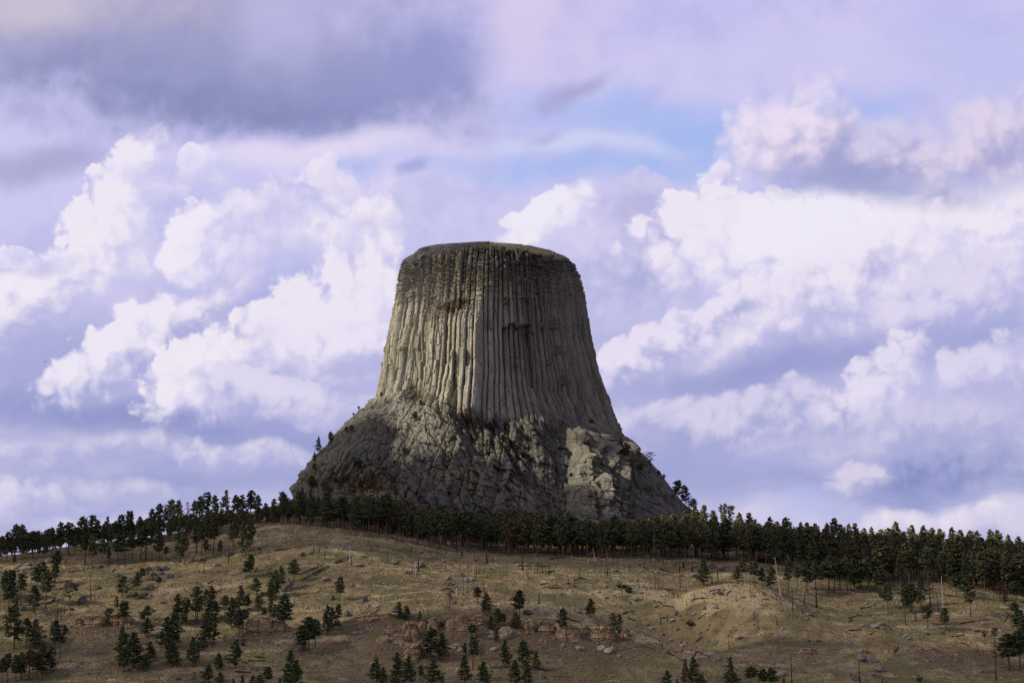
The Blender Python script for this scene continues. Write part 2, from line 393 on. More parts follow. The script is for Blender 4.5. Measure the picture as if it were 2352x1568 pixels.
def rockcol(t, c, dark, mid, light):
    n = t.noise(c, 1.0, 6.0, 0.6)
    return t.ramp(n, [(0.3, dark), (0.5, mid), (0.7, light)])
def b_tower(t, b):
    c = oc(t)
    streak = t.noise(t.vmath('MULTIPLY', c, (0.20, 0.20, 0.022)), 1.0, 5.0, 0.62)
    blot = t.noise(t.vmath('MULTIPLY', c, (0.06, 0.06, 0.035)), 1.0, 6.0, 0.6)
    fine = t.noise(c, 0.7, 6.0, 0.65)
    col = t.ramp(streak, [(0.30, (0.18, 0.17, 0.148)), (0.46, (0.335, 0.315, 0.262)), (0.58, (0.42, 0.395, 0.295)), (0.72, (0.53, 0.50, 0.385))])
    col = t.mix(t.rng(blot, 0.47, 0.63, 0.0, 0.7), col, (0.305, 0.288, 0.185, 1))           # yellow-green lichen
    pink = t.noise(t.vmath('MULTIPLY', t.vmath('ADD', c, (300, 0, 40)), (0.11, 0.11, 0.018)), 1.0, 4.0, 0.55)
    col = t.mix(t.rng(pink, 0.56, 0.70, 0.0, 0.75), col, (0.31, 0.235, 0.19, 1))
    col = t.mix(t.math('MULTIPLY', att(t, 'stain'), t.rng(streak, 0.3, 0.62, 0.15, 0.75)), col, (0.185, 0.112, 0.092, 1))
    col = t.mix(t.rng(att(t, 'tone'), 0.0, 1.0), col, t.mix(1.0, col, (0.40, 0.405, 0.415, 1), 'MULTIPLY'))  # multiplies in the right face's painted shade and the darker apron rock
    dk = t.noise(t.vmath('MULTIPLY', c, (0.5, 0.5, 0.05)), 1.0, 4.0, 0.6)
    col = t.mix(t.rng(dk, 0.58, 0.70, 0.0, 0.5), col, (0.075, 0.072, 0.070, 1))              # dark water streaks and lichen
    col = t.mix(t.rng(fine, 0.30, 0.7, 0.5, 0.0), col, t.mix(1.0, col, (0.55, 0.55, 0.56, 1), 'MULTIPLY'))
    t.put(b.inputs['Base Color'], col)
    bump(t, b, t.math('MULTIPLY_ADD', fine, 1.0, t.noise(t.vmath('MULTIPLY', c, (1.2, 1.2, 0.25)), 1.0, 4.0, 0.6)), 0.8, 0.9)
M_tower = material('phonolite_rock', b_tower)
def b_topgrass(t, b):
    c = oc(t); n = t.noise(c, 0.35, 6.0, 0.65)
    t.put(b.inputs['Base Color'], t.ramp(n, [(0.3, (0.06, 0.054, 0.036)), (0.5, (0.145, 0.115, 0.062)), (0.7, (0.25, 0.205, 0.12))]))
    bump(t, b, n, 1.0, 1.5)
M_topgrass = material('summit_grass', b_topgrass)
def b_talus(t, b):
    c = oc(t); n = t.noise(c, 0.25, 6.0, 0.65); m = t.noise(c, 0.05, 3.0)
    col = t.ramp(n, [(0.3, (0.08, 0.06, 0.045)), (0.5, (0.16, 0.12, 0.085)), (0.7, (0.26, 0.22, 0.17))])
    col = t.mix(t.rng(m, 0.45, 0.6, 0.0, 0.7), col, (0.115, 0.10, 0.045, 1))
    t.put(b.inputs['Base Color'], col); bump(t, b, n, 1.0, 1.5)
M_talus = material('talus_slope', b_talus)

def b_boulder(t, b):
    c = oc(t); r = orand(t)
    n = t.noise(t.vmath('ADD', c, t.scale((31.0, 17.0, 5.0), r)), 0.55, 6.0, 0.62)
    col = t.ramp(n, [(0.3, (0.12, 0.108, 0.098)), (0.5, (0.235, 0.205, 0.18)), (0.7, (0.35, 0.31, 0.275))])
    col = t.mix(t.rng(r, 0.3, 0.9, 0.0, 0.7, False), col, t.mix(1.0, col, (1.10, 0.90, 0.82, 1), 'MULTIPLY'))
    l = t.noise(c, 0.9, 3.0)
    col = t.mix(t.rng(l, 0.58, 0.7, 0.0, 0.5), col, (0.17, 0.165, 0.085, 1))
    t.put(b.inputs['Base Color'], col); bump(t, b, n, 0.8, 0.5)
M_boulder = material('grey_boulder', b_boulder)
def b_dark(t, b):
    c = oc(t); n = t.noise(c, 0.6, 6.0, 0.62)
    t.put(b.inputs['Base Color'], t.ramp(n, [(0.3, (0.062, 0.056, 0.05)), (0.5, (0.115, 0.103, 0.09)), (0.7, (0.19, 0.172, 0.15))])); bump(t, b, n, 0.8, 0.5)
M_dark = material('dark_boulder', b_dark)
def b_pale(t, b):
    c = oc(t); n = t.noise(c, 0.7, 6.0, 0.62)
    t.put(b.inputs['Base Color'], t.ramp(n, [(0.3, (0.18, 0.16, 0.13)), (0.5, (0.34, 0.31, 0.26)), (0.7, (0.46, 0.43, 0.38))])); bump(t, b, n, 0.8, 0.5)
M_pale = material('pale_boulder', b_pale)
def b_sand(t, b):
    c = oc(t)
    lay = t.noise(t.vmath('MULTIPLY', c, (0.10, 0.10, 1.6)), 1.0, 5.0, 0.6)
    n = t.noise(c, 0.45, 6.0, 0.62)
    col = t.ramp(n, [(0.28, (0.22, 0.145, 0.078)), (0.48, (0.42, 0.30, 0.165)), (0.62, (0.54, 0.42, 0.26)), (0.8, (0.64, 0.54, 0.40))])
    col = t.mix(t.rng(lay, 0.42, 0.62, 0.7, 0.0), col, (0.20, 0.13, 0.075, 1))
    g = t.n.new('ShaderNodeNewGeometry')
    sp = t.n.new('ShaderNodeSeparateXYZ'); t.l.new(g.outputs['True Normal'], sp.inputs[0])
    col = t.mix(t.math('MULTIPLY', t.rng(sp.outputs[2], 0.45, 0.8), t.rng(n, 0.35, 0.6, 0.3, 0.9)), col, (0.28, 0.24, 0.19, 1))   # lichen and dust on the flat tops
    t.put(b.inputs['Base Color'], col); bump(t, b, t.math('MULTIPLY_ADD', lay, 1.0, n), 0.9, 0.6)
M_sand = material('sandstone', b_sand)

def b_leaf(t, b, c0, c1, c2):
    r = orand(t); c = oc(t)
    n = t.noise(t.vmath('ADD', c, t.scale((40.0, 25.0, 9.0), r)), 0.35, 3.0, 0.6)
    col = t.ramp(n, [(0.3, c0), (0.7, c1)])
    col = t.mix(t.rng(r, 0.55, 1.0, 0.0, 0.75, False), col, c2)
    t.put(b.inputs['Base Color'], col)
    b.inputs['Roughness'].default_value = 0.75
M_leaf = material('pine_needles', lambda t, b: b_leaf(t, b, (0.050, 0.068, 0.036, 1), (0.105, 0.13, 0.064, 1), (0.135, 0.13, 0.066, 1)))
M_leaf_painted_sun = material('pine_needles_painted_sun', lambda t, b: b_leaf(t, b, (0.10, 0.108, 0.048, 1), (0.20, 0.20, 0.085, 1), (0.27, 0.215, 0.095, 1)))  # skyline sunlight painted in as a lighter, yellower needle colour
M_leaf_olive = material('pine_needles_olive', lambda t, b: b_leaf(t, b, (0.055, 0.066, 0.032, 1), (0.105, 0.118, 0.054, 1), (0.125, 0.115, 0.055, 1)))
M_leaf_red = material('dead_needles', lambda t, b: b_leaf(t, b, (0.085, 0.045, 0.028, 1), (0.12, 0.065, 0.04, 1), (0.10, 0.055, 0.035, 1)))
M_leaf_gold = material('autumn_leaves', lambda t, b: b_leaf(t, b, (0.20, 0.13, 0.03, 1), (0.30, 0.20, 0.05, 1), (0.30, 0.17, 0.03, 1)))
M_leaf_shrub = material('olive_leaves', lambda t, b: b_leaf(t, b, (0.05, 0.052, 0.024, 1), (0.085, 0.085, 0.035, 1), (0.09, 0.075, 0.035, 1)))
M_sage = material('grey_sage', lambda t, b: b_leaf(t, b, (0.05, 0.042, 0.026, 1), (0.12, 0.10, 0.06, 1), (0.10, 0.09, 0.05, 1)))
M_leaf_grey = material('bare_twigs', lambda t, b: b_leaf(t, b, (0.085, 0.075, 0.075, 1), (0.12, 0.105, 0.10, 1), (0.11, 0.09, 0.085, 1)))
def b_bark(t, b):
    c = oc(t); n = t.noise(t.vmath('MULTIPLY', c, (3.0, 3.0, 0.6)), 1.0, 4.0, 0.6)
    t.put(b.inputs['Base Color'], t.ramp(n, [(0.3, (0.05, 0.036, 0.028)), (0.7, (0.17, 0.115, 0.085))]))
M_bark = material('pine_bark', b_bark)
def b_char(t, b):
    c = oc(t); r = orand(t); n = t.noise(t.vmath('MULTIPLY', c, (4.0, 4.0, 0.7)), 1.0, 4.0, 0.6)
    t.put(b.inputs['Base Color'], t.ramp(n, [(0.3, (0.010, 0.009, 0.009)), (0.7, (0.04, 0.032, 0.028))]))
M_char = material('charred_wood', b_char)
def b_greyw(t, b):
    c = oc(t); n = t.noise(t.vmath('MULTIPLY', c, (4.0, 4.0, 0.5)), 1.0, 4.0, 0.6)
    t.put(b.inputs['Base Color'], t.ramp(n, [(0.3, (0.085, 0.07, 0.062)), (0.7, (0.20, 0.17, 0.155))]))
M_greyw = material('weathered_grey_wood', b_greyw)
def b_whitew(t, b):
    c = oc(t); n = t.noise(t.vmath('MULTIPLY', c, (4.0, 4.0, 0.5)), 1.0, 4.0, 0.6)
    t.put(b.inputs['Base Color'], t.ramp(n, [(0.3, (0.32, 0.29, 0.26)), (0.7, (0.56, 0.53, 0.49))]))
M_whitew = material('bleached_wood', b_whitew)
def b_straw(t, b):
    c = oc(t); n = t.noise(c, 0.09, 4.0, 0.6)
    t.put(b.inputs['Base Color'], t.ramp(n, [(0.3, (0.17, 0.13, 0.06)), (0.5, (0.30, 0.235, 0.118)), (0.7, (0.44, 0.36, 0.20))]))
M_straw = material('dry_grass_blades', b_straw)

# ------------------------------------------------------------------ the ground
# heights measured along the lines of sight: (frame x, frame y, distance)
CTRL = []
for x, y, d in [(-500, 1600, 1290), (-300, 1568, 1300), (0, 1568, 1300), (300, 1568, 1290), (600, 1568, 1285), (900, 1568, 1275), (1200, 1568, 1270), (1500, 1568, 1280), (1800, 1568, 1285), (2100, 1568, 1290), (2352, 1568, 1300), (2700, 1580, 1300), (3000, 1600, 1300),
                (-300, 1450, 1400), (0, 1450, 1395), (300, 1450, 1385), (600, 1455, 1372), (780, 1480, 1352), (950, 1500, 1340), (1050, 1490, 1342), (1200, 1500, 1335), (1400, 1510, 1335), (1560, 1530, 1328), (1700, 1500, 1350), (1900, 1470, 1375), (2100, 1460, 1385), (2352, 1460, 1395), (2700, 1480, 1400),
                # above the sandstone band and along the spur
                (880, 1400, 1392), (1000, 1395, 1386), (1130, 1400, 1380), (1222, 1384, 1386), (1320, 1402, 1380), (1406, 1424, 1374), (1500, 1466, 1360), (1600, 1498, 1348),
                # gully behind the spur and the second hump
                (1222, 1390, 1408), (1320, 1409, 1406), (1406, 1433, 1402), (1500, 1475, 1390), (1600, 1508, 1376), (1420, 1392, 1442), (1500, 1405, 1440), (1580, 1432, 1425), (1655, 1470, 1400), (1480, 1345, 1470), (1560, 1385, 1440),
                (1700, 1336, 1442), (1620, 1350, 1440), (1780, 1352, 1442), (1860, 1400, 1425), (1950, 1430, 1410), (1760, 1420, 1400), (1850, 1460, 1380),
                (1700, 1347, 1475), (1790, 1362, 1475), (1620, 1362, 1468), (1700, 1328, 1520), (1800, 1340, 1515), (1900, 1390, 1470), (2000, 1385, 1470), (2130, 1375, 1475), (2300, 1390, 1460), (2150, 1405, 1440), (2050, 1350, 1520), (2200, 1345, 1510), (2352, 1370, 1500),
                # upper hillside
                (-300, 1330, 1510), (0, 1300, 1530), (100, 1290, 1545), (200, 1286, 1552), (350, 1296, 1530), (480, 1275, 1540), (560, 1240, 1560), (620, 1212, 1580), (660, 1203, 1590), (740, 1210, 1588), (850, 1227, 1580), (950, 1247, 1578), (1100, 1268, 1582), (1250, 1275, 1590), (1400, 1280, 1590), (1600, 1290, 1585), (1750, 1298, 1580),
                (300, 1360, 1460), (600, 1330, 1470), (850, 1320, 1475), (1050, 1325, 1480), (1250, 1330, 1485), (1380, 1320, 1505), (600, 1270, 1525), (850, 1270, 1530), (1050, 1295, 1530), (450, 1320, 1490), (900, 1360, 1430), (1150, 1365, 1430),
                (200, 1400, 1425), (500, 1400, 1415), (750, 1410, 1400),
                # left ridge and what falls away behind it
                (-200, 1300, 1600), (0, 1282, 1620), (120, 1262, 1630), (300, 1238, 1635), (450, 1218, 1640), (560, 1206, 1635)]:
    s, e = ray(x, y); CTRL.append((s * d, d, e * d))
for x, y, d in [(0, 1310, 1760), (300, 1275, 1760), (500, 1235, 1760), (650, 1222, 1680), (760, 1222, 1680), (900, 1240, 1680), (1100, 1258, 1680), (1300, 1262, 1690), (1500, 1265, 1690), (1700, 1275, 1690), (1900, 1290, 1680), (2100, 1300, 1660), (2352, 1305, 1650), (2600, 1310, 1650),
                (650, 1190, 1860), (900, 1205, 1840), (1120, 1210, 1820), (1350, 1212, 1820), (1550, 1205, 1840), (1750, 1256, 1830), (2000, 1272, 1800), (2300, 1285, 1780),
                (620, 1170, 2000), (700, 1160, 1960), (1600, 1182, 2000), (1540, 1185, 1930), (400, 1225, 2000), (1690, 1235, 2000), (1800, 1262, 2000), (2050, 1275, 2000), (2300, 1290, 1950), (1120, 1120, 2150), (700, 1160, 2200), (1600, 1210, 2200), (2000, 1290, 2250), (200, 1275, 2100), (2600, 1300, 2000), (-300, 1300, 2000)]:
    s, e = ray(x, y); CTRL.append((s * d, d, e * d))
for X in (-900, -450, 0, 450, 900):
    CTRL.append((X, 1180, 31 + 0.002 * abs(X))); CTRL.append((X, 1050, 15)); CTRL.append((X, 2600, 150)); CTRL.append((X, 700, 2))
for Y in (1400, 1650, 2000):
    CTRL.append((-1100, Y, 60 + (Y - 1400) * 0.16)); CTRL.append((1100, Y, 75 + (Y - 1400) * 0.2))
CTRL = np.array(CTRL)
def tps_fit(pts, lam=4.0):
    xy = pts[:, :2] / 100.0; n = len(xy)
    d = np.sqrt(((xy[:, None] - xy[None]) ** 2).sum(-1))
    Kf = np.where(d > 0, d * d * np.log(np.maximum(d, 1e-9)), 0.0)
    A = np.zeros((n + 3, n + 3)); A[:n, :n] = Kf + lam * 1e-3 * np.eye(n)
    A[:n, n] = 1; A[:n, n + 1:] = xy; A[n, :n] = 1; A[n + 1:, :n] = xy.T
    b = np.zeros(n + 3); b[:n] = pts[:, 2]
    return np.linalg.solve(A, b), xy
TW, TXY = tps_fit(CTRL)
def tps(X, Y):
    sh = np.shape(X); x = np.ravel(X) / 100.0; y = np.ravel(Y) / 100.0
    out = np.empty(len(x))
    for s in range(0, len(x), 20000):
        xs, ys = x[s:s + 20000], y[s:s + 20000]
        d2 = (xs[:, None] - TXY[None, :, 0]) ** 2 + (ys[:, None] - TXY[None, :, 1]) ** 2
        out[s:s + 20000] = (0.5 * d2 * np.log(np.maximum(d2, 1e-12))) @ TW[:len(TXY)] + TW[-3] + xs * TW[-2] + ys * TW[-1]
    return out.reshape(sh)
def far_base(X, Y):
    z = np.interp(Y, [-2000, 0, 300, 900, 1180, 2000, 2600, 4000, 9000], [-2, -2, -3, 6, 31, 170, 150, 60, 20])
    return z * (0.35 + 0.65 * np.exp(-(X / 1600.0) ** 2)) - 0.0
def raw_height(X, Y):
    inside = sst(np.abs(X), 1250, 950) * sst(Y, 800, 1050) * sst(Y, 2700, 2350)
    Z = tps(np.clip(X, -1300, 1300), np.clip(Y, 700, 2700))
    Z = Z * inside + far_base(X, Y) * (1 - inside)
    vis = sst(Y, 900, 1200) * sst(Y, 2100, 1800)
    Z = Z + vis * (fbm(X / 42, Y / 55, 3, 3) * 1.5 + fbm(X / 13, Y / 18, 8, 3) * 0.75 + fbm(X / 4.2, Y / 5.0, 21, 3) * 0.38)
    # little terraces and washed-out rills, as on a burnt grassy slope
    ter = fbm(X / 70, Y / 9, 33, 3)
    Z = Z + vis * ter * 0.8
    return Z
def axis(segs):
    out = [segs[0][0]]
    for a, b, st in segs:
        n = max(1, int(round((b - a) / st))); out += list(np.linspace(a, b, n + 1)[1:])
    return np.array(out)
GX = axis([(-9000, -2500, 650), (-2500, -1000, 150), (-1000, -590, 12), (-590, -440, 2.0), (-440, 440, 1.0), (440, 590, 2.0), (590, 1000, 12), (1000, 2500, 150), (2500, 9000, 650)])
GY = axis([(-1500, 0, 300), (0, 900, 90), (900, 1230, 15), (1230, 1640, 1.15), (1640, 2000, 5), (2000, 2600, 30), (2600, 4000, 200), (4000, 16000, 1500)])
gx, gy = np.meshgrid(GX, GY)
GZ = raw_height(gx, gy)
GZ = np.where((np.hypot(gx, gy) < 250), np.minimum(GZ, -1.7), GZ)
def zbil(A, X, Y):
    X = np.asarray(X, float); Y = np.asarray(Y, float)
    i = np.clip(np.searchsorted(GX, X) - 1, 0, len(GX) - 2); j = np.clip(np.searchsorted(GY, Y) - 1, 0, len(GY) - 2)
    fx = np.clip((X - GX[i]) / (GX[i + 1] - GX[i]), 0, 1); fy = np.clip((Y - GY[j]) / (GY[j + 1] - GY[j]), 0, 1)
    return (A[j, i] * (1 - fx) + A[j, i + 1] * fx) * (1 - fy) + (A[j + 1, i] * (1 - fx) + A[j + 1, i + 1] * fx) * fy
def gz(X, Y): return zbil(GZ, X, Y)
DEP = np.arange(1200.0, 2150.0, 1.0)
def hit(px, py, dmin=1200.0):
    """where the line of sight through a frame point meets the ground"""
    s, e = ray(px, py)
    dd = DEP[DEP >= dmin]
    z = gz(s * dd, dd); g = z - e * dd
    k = np.argmax(g >= 0) if (g >= 0).any() else int(np.argmax(g))
    d = float(dd[k])
    return s * d, d, float(gz(s * d, d))

# ------------------------------------------------------------------ the rock tower
TYC = 2000.0
def at_depth(px, py, d=TYC):
    s, e = ray(px, py); return s * d, e * d
SIL_L = [(1085, 556), (1050, 560), (1015, 563), (985, 569), (960, 577), (943, 587), (930, 597), (922, 610), (917, 630), (913, 655), (908, 690), (901, 725), (893, 765), (884, 805), (876, 845), (869, 880), (864, 910), (861, 918), (849, 924), (832, 935), (806, 960), (781, 985), (755, 1011), (727, 1043), (702, 1074), (684, 1102), (668, 1134), (655, 1165), (640, 1210), (630, 1260), (620, 1335)]
SIL_R = [(1105, 556), (1150, 560), (1200, 565), (1240, 570), (1268, 575), (1290, 583), (1307, 593), (1319, 605), (1328, 622), (1336, 645), (1345, 680), (1351, 715), (1357, 755), (1364, 795), (1372, 833), (1384, 873), (1399, 912), (1414, 950), (1430, 985), (1452, 1022), (1478, 1050), (1498, 1072), (1518, 1092), (1535, 1115), (1552, 1140), (1572, 1162), (1600, 1185), (1640, 1215), (1680, 1260), (1700, 1335)]
SILF = [(556, 1.0), (560, 1.0)]
X0T, _z = at_depth(1122, 900)
sl = np.array([at_depth(x, y) for x, y in SIL_L]); sr = np.array([at_depth(x, y) for x, y in SIL_R])
ZTOP = at_depth(1100, 556)[1]; ZBOT = at_depth(1122, 1330)[1]
def zl(y): return at_depth(1122, y)[1]
# path of rows from bottom to top with even spacing along the profile
zt = np.linspace(ZBOT, ZTOP, 4000)
rl0 = X0T - np.interp(zt, sl[::-1, 1], sl[::-1, 0]); rr0 = np.interp(zt, sr[::-1, 1], sr[::-1, 0]) - X0T
arc = np.concatenate([[0], np.cumsum(np.hypot(np.diff(zt), 0.5 * np.diff(rl0 + rr0) * (zt[1:] > zl(640))))])
NR = 680
zrow = np.interp(np.linspace(0, arc[-1], NR), arc, zt)
th = np.radians(np.concatenate([np.linspace(-180, -112, 60, endpoint=False), np.linspace(-112, 112, 1180, endpoint=False), np.linspace(112, 180, 60)]))
NC = len(th)
TH, ZZ = np.meshgrid(th, zrow)
rl = X0T - np.interp(ZZ, sl[::-1, 1], sl[::-1, 0]); rr = np.interp(ZZ, sr[::-1, 1], sr[::-1, 0]) - X0T
fy_ = np.array([556, 566, 576, 592, 603, 614, 640, 700, 800, 880, 930, 980, 1040, 1100, 1150, 1200, 1260, 1335])
fr_ = np.array([3, 14, 29, 56, 72, 82, 88, 92, 97, 102, 106, 112, 120, 130, 138, 147, 158, 170])
rf = np.interp(-ZZ, -np.array([zl(y) for y in fy_]), fr_)
rs = np.where(TH < 0, rl, rr); rb = np.maximum(rf * 0.95, 1)
rfb = np.where(np.abs(TH) < math.pi / 2, rf, rb)
pw = 2.35
RB = (np.abs(np.cos(TH) / rfb) ** pw + np.abs(np.sin(TH) / rs) ** pw) ** (-1 / pw)
def facet(beta, d):
    c = np.cos(TH - R(beta))
    return np.where(c > 0.15, d / np.maximum(c, 0.15), 1e3)
wf = np.interp(-ZZ, -np.array([zl(y) for y in (556, 590, 650, 930, 1010, 1100)]), (0.0, 0.45, 1.0, 1.0, 0.35, 0.0))
Rpoly = -9.0 * np.log(np.exp(-RB / 9.0) + np.exp(-facet(31, 0.878 * rf) / 9.0) + np.exp(-facet(-40, 0.90 * rf) / 9.0))
RB = RB * (1 - wf) + np.minimum(RB, Rpoly + 3.0) * wf
def xyz(Rr): return X0T + Rr * np.sin(TH), TYC - Rr * np.cos(TH), ZZ
PX, PY = proj(*xyz(RB))          # where each point of the wall lies, for laying out its features
ang = np.degrees(TH)
front = sst(np.abs(ang), 118, 104)
arcx = TH * 108.0                # metres round the wall
shaft_line = np.interp(PX, [820, 880, 930, 985, 1030, 1080, 1130, 1200, 1280, 1340, 1400, 1470, 1560], [905, 905, 890, 900, 930, 950, 955, 960, 955, 950, 990, 1040, 1120])
shaft_line = shaft_line + fbm(arcx / 9, ZZ / 25, 70, 3) * 26
apron = sst(PY, shaft_line - 14, shaft_line + 26)
shoulder = sst(PY - (905 + 0.0 * PX), 0, 14) * sst(PX, 915 - 0.10 * (PY - 920), 862 - 0.16 * (PY - 920)) * sst(PY, 1135, 1085) * sst(ang, -20, -38)
top_f = sst(PY, 700, 600)        # fractured, knobbly upper quarter
right_face = sst(PX, 1105, 1125)
D = np.zeros_like(RB)
# broad shape: the bright left bay, the corner that throws the right face into shade, slack ribs
corner = np.exp(-((ang + 5.5) / 7.0) ** 2) * 3.0 * sst(PY, 600, 700) * sst(PY, 1010, 930)
bay = np.exp(-((ang + 24) / 13.0) ** 2) * -2.5 * sst(PY, 690, 760) * sst(PY, 1000, 930)
D += corner + bay
D += fbm(ang / 9.0, ZZ / 160, 51, 3) * 5.0 * (1 - apron * 0.6)
# columns
rsn = np.random.RandomState(5)
nC = 116
bd = np.linspace(-math.pi, math.pi, nC + 1); bd[1:-1] += (rsn.rand(nC - 1) - 0.5) * (2 * math.pi / nC) * 0.95
def column_layer(THs, zz, seed, segU, ampU, ampL, upper, bd=bd):
    idx = np.clip(np.searchsorted(bd, THs) - 1, 0, len(bd) - 2)
    t = (THs - bd[idx]) / (bd[idx + 1] - bd[idx]) * 2 - 1
    tilt = (hsh(idx, 3, seed) - 0.5) * 0.7
    prof = np.minimum(1.0, (1 - np.abs(t)) * 2.1) * 1.35 + tilt * t * 1.0       # flat face, bevelled edges
    prof = prof - 2.1 * np.exp(-((1 - np.abs(t)) / 0.19) ** 2)                  # deep joint
    L = segU * (0.6 + 0.9 * hsh(idx, 5, seed))
    u = zz / L + hsh(idx, 7, seed) * 9 + fbm(idx * 3.7, zz / 11, seed + 2, 2) * 0.35
    k = np.floor(u); e = np.minimum(u - k, 1 - (u - k)) * L
    amp = ampL + (ampU - ampL) * upper
    off = (hsh(idx, k, seed + 5) - 0.5) * 2 * amp
    rnd_ = -np.exp(-e / 0.8) * (0.22 + 1.15 * upper)
    knob = upper * (np.minimum(1, e / 2.2)) * 0.8
    base = (hsh(idx, 11, seed) - 0.5) * 2.0
    return prof, off + rnd_ + knob, base, idx, t
sway = TH + 0.014 * fbm(TH * 3, ZZ / 45, 61, 2) + 0.006 * fbm(TH * 9, ZZ / 18, 62, 2) * top_f
prof, seg, base, cidx, tcol = column_layer(sway, ZZ, 80, 13.0, 1.9, 0.55, np.clip(0.9 * top_f + 0.22 * sst(PX, 1010, 930) * sst(PY, 820, 720), 0, 1))
calm = right_face * sst(PY, 640, 720) * 0.55
colD = prof * (1.35 + 0.35 * top_f - 0.5 * calm) + seg * (1 - 0.4 * calm) + base * (2.2 - 1.2 * calm)
f1, f2, cid, _, _ = voronoi((arcx + 0.5 * fbm(arcx / 3, ZZ / 9, 401, 2)) / 4.4, (ZZ + 3 * fbm(arcx / 4, ZZ / 12, 402, 2)) / (13 - 7 * top_f), 403)
blocks0 = (cid - 0.5) * 3.2 - 0.7 * np.exp(-(f2 - f1) / 0.08)
# broken column heads: above the break the column has fallen away
zb_y = 640 + hsh(cidx, 21, 5) * 270
hasb = (hsh(cidx, 23, 5) < (0.50 - 0.22 * right_face))
colD -= hasb * sst(PY, zb_y + 3, zb_y - 3) * (1.5 + 3.6 * hsh(cidx, 25, 5)) * (1 - top_f * 0.4)
zb2 = 780 + hsh(cidx, 31, 5) * 170                              # stub columns standing in front of the lower wall
hs2 = (hsh(cidx, 33, 5) < 0.28) * (1 - 0.7 * right_face)
colD += hs2 * sst(PY, zb2 - 3, zb2 + 3) * (1.5 + 2.5 * hsh(cidx, 35, 5))
colD += blocks0 * (0.55 + 0.6 * top_f) * (1 - 0.55 * calm)
D += colD * (1 - apron) * (1 - shoulder) * (0.25 + 0.75 * front)
rough = fbm(arcx / 1.9, ZZ / 2.6, 90, 3) * 0.55 + fbm(arcx / 5, ZZ / 7, 95, 2) * 0.6
D += rough * (0.5 + 0.7 * top_f + 0.25 * apron)
# blocky rim of the summit
f1, f2, cid, _, _ = voronoi(arcx / 4.6 + 0.9 * fbm(arcx / 6, ZZ / 6, 5, 3), ZZ / 5.2 + 0.9 * fbm(arcx / 7, ZZ / 5, 6, 3), 15)
D += top_f * sst(PY, 650, 590) * ((cid - 0.5) * 2.2 - 1.4 * np.exp(-(f2 - f1) / 0.09) + (0.5 - f1) * 1.2 - 1.5)
# ledge half way up on the left and the step below it
inx_ = sst(PX, 950, 985) * sst(PX, 1118, 1095)
D += inx_ * 6.0 * sst(PY, 684 + 10 * np.sin(PX / 14.0), 740) * sst(PY, 990, 930)
lm = inx_ * sst(PY, 676, 692) * sst(PY, 745, 722)
f1, f2, cid, _, _ = voronoi(arcx / 3.4, ZZ / 3.2, 25)
D += lm * ((0.55 - f1) * 2.4 + (cid - 0.5) * 1.6 - 1.2 * np.exp(-(f2 - f1) / 0.1))
grass_patch = 0.35 * fbm(PX / 22, PY / 9, 77, 2) + np.clip(1.3 - np.hypot((PX - 1048) / 46.0, (PY - 702 + 0.12 * (PX - 1048)) / 17.0), 0, 1) + 0.0
# pillars standing proud under the corner, their flared feet
D += np.exp(-((PX - 1062) / 26.0) ** 2) * 4.5 * sst(PY, 700, 760) * sst(PY, 985, 950)
D += np.exp(-((PX - 1100 + 0.05 * (PY - 800)) / 12.0) ** 2) * 4.0 * sst(PY, 640, 690) * sst(PY, 980, 930)
D += np.exp(-((PX - 1030 - 0.16 * np.maximum(PY - 880, 0)) / 13.0) ** 2) * 5.5 * sst(PY, 850, 885) * sst(PY, 985, 950)
D -= np.exp(-((PX - 1048 - 0.16 * np.maximum(PY - 880, 0)) / 8.0) ** 2) * 5.0 * sst(PY, 865, 895) * sst(PY, 985, 955)
# the long overhang with the red scar under it
scx = sst(PX, 1150, 1158) * sst(PX, 1224, 1216)
edge_y = 748 + 3.0 * np.sign(np.sin(PX / 7.0)) + fbm(PX / 9, 0 * PX, 4, 2) * 4
under = sst(PY, edge_y - 1.5, edge_y + 1.5)
D -= scx * under * 4.6 * sst(PY, 880, 755)
D += scx * sst(PY, edge_y - 22, edge_y - 6) * (1 - under) * 1.6
for bx, by, bw, bh in [(1204, 683, 14, 5), (1128, 745, 7, 14), (1232, 700, 5, 4), (1246, 748, 8, 9), (1218, 760, 8, 7), (1188, 820, 5, 3), (1280, 740, 9, 16), (1290, 800, 8, 12), (1262, 830, 6, 8), (1160, 690, 7, 10), (1298, 870, 8, 14)]:
    m = sst(np.abs(PX - bx), bw, bw - 4) * sst(np.abs(PY - by), bh, bh - 3)
    D += m * (2.6 + 1.2 * np.sign(np.sin(PX * 0.9 + PY * 0.7)))
stain = np.clip(scx * under * sst(PY, 905, 760) * (0.75 + fbm(arcx / 1.5, ZZ / 30, 44, 2)), 0, 1)
stain += np.clip(np.exp(-((PX - 1208) / 22.0) ** 2) * sst(PY, 678, 688) * sst(PY, 742, 700) * 0.6, 0, 1)
stain += np.exp(-((PX - 1292) / 14.0) ** 2) * sst(PY, 850, 890) * sst(PY, 965, 930) * 0.6 + np.exp(-((PX - 1345) / 9.0) ** 2) * sst(PY, 890, 920) * sst(PY, 945, 930) * 0.7
stain = np.clip(stain + np.exp(-((PX - 1400) / 30.0) ** 2 - ((PY - 1140) / 10.0) ** 2) * 0.6, 0, 1)
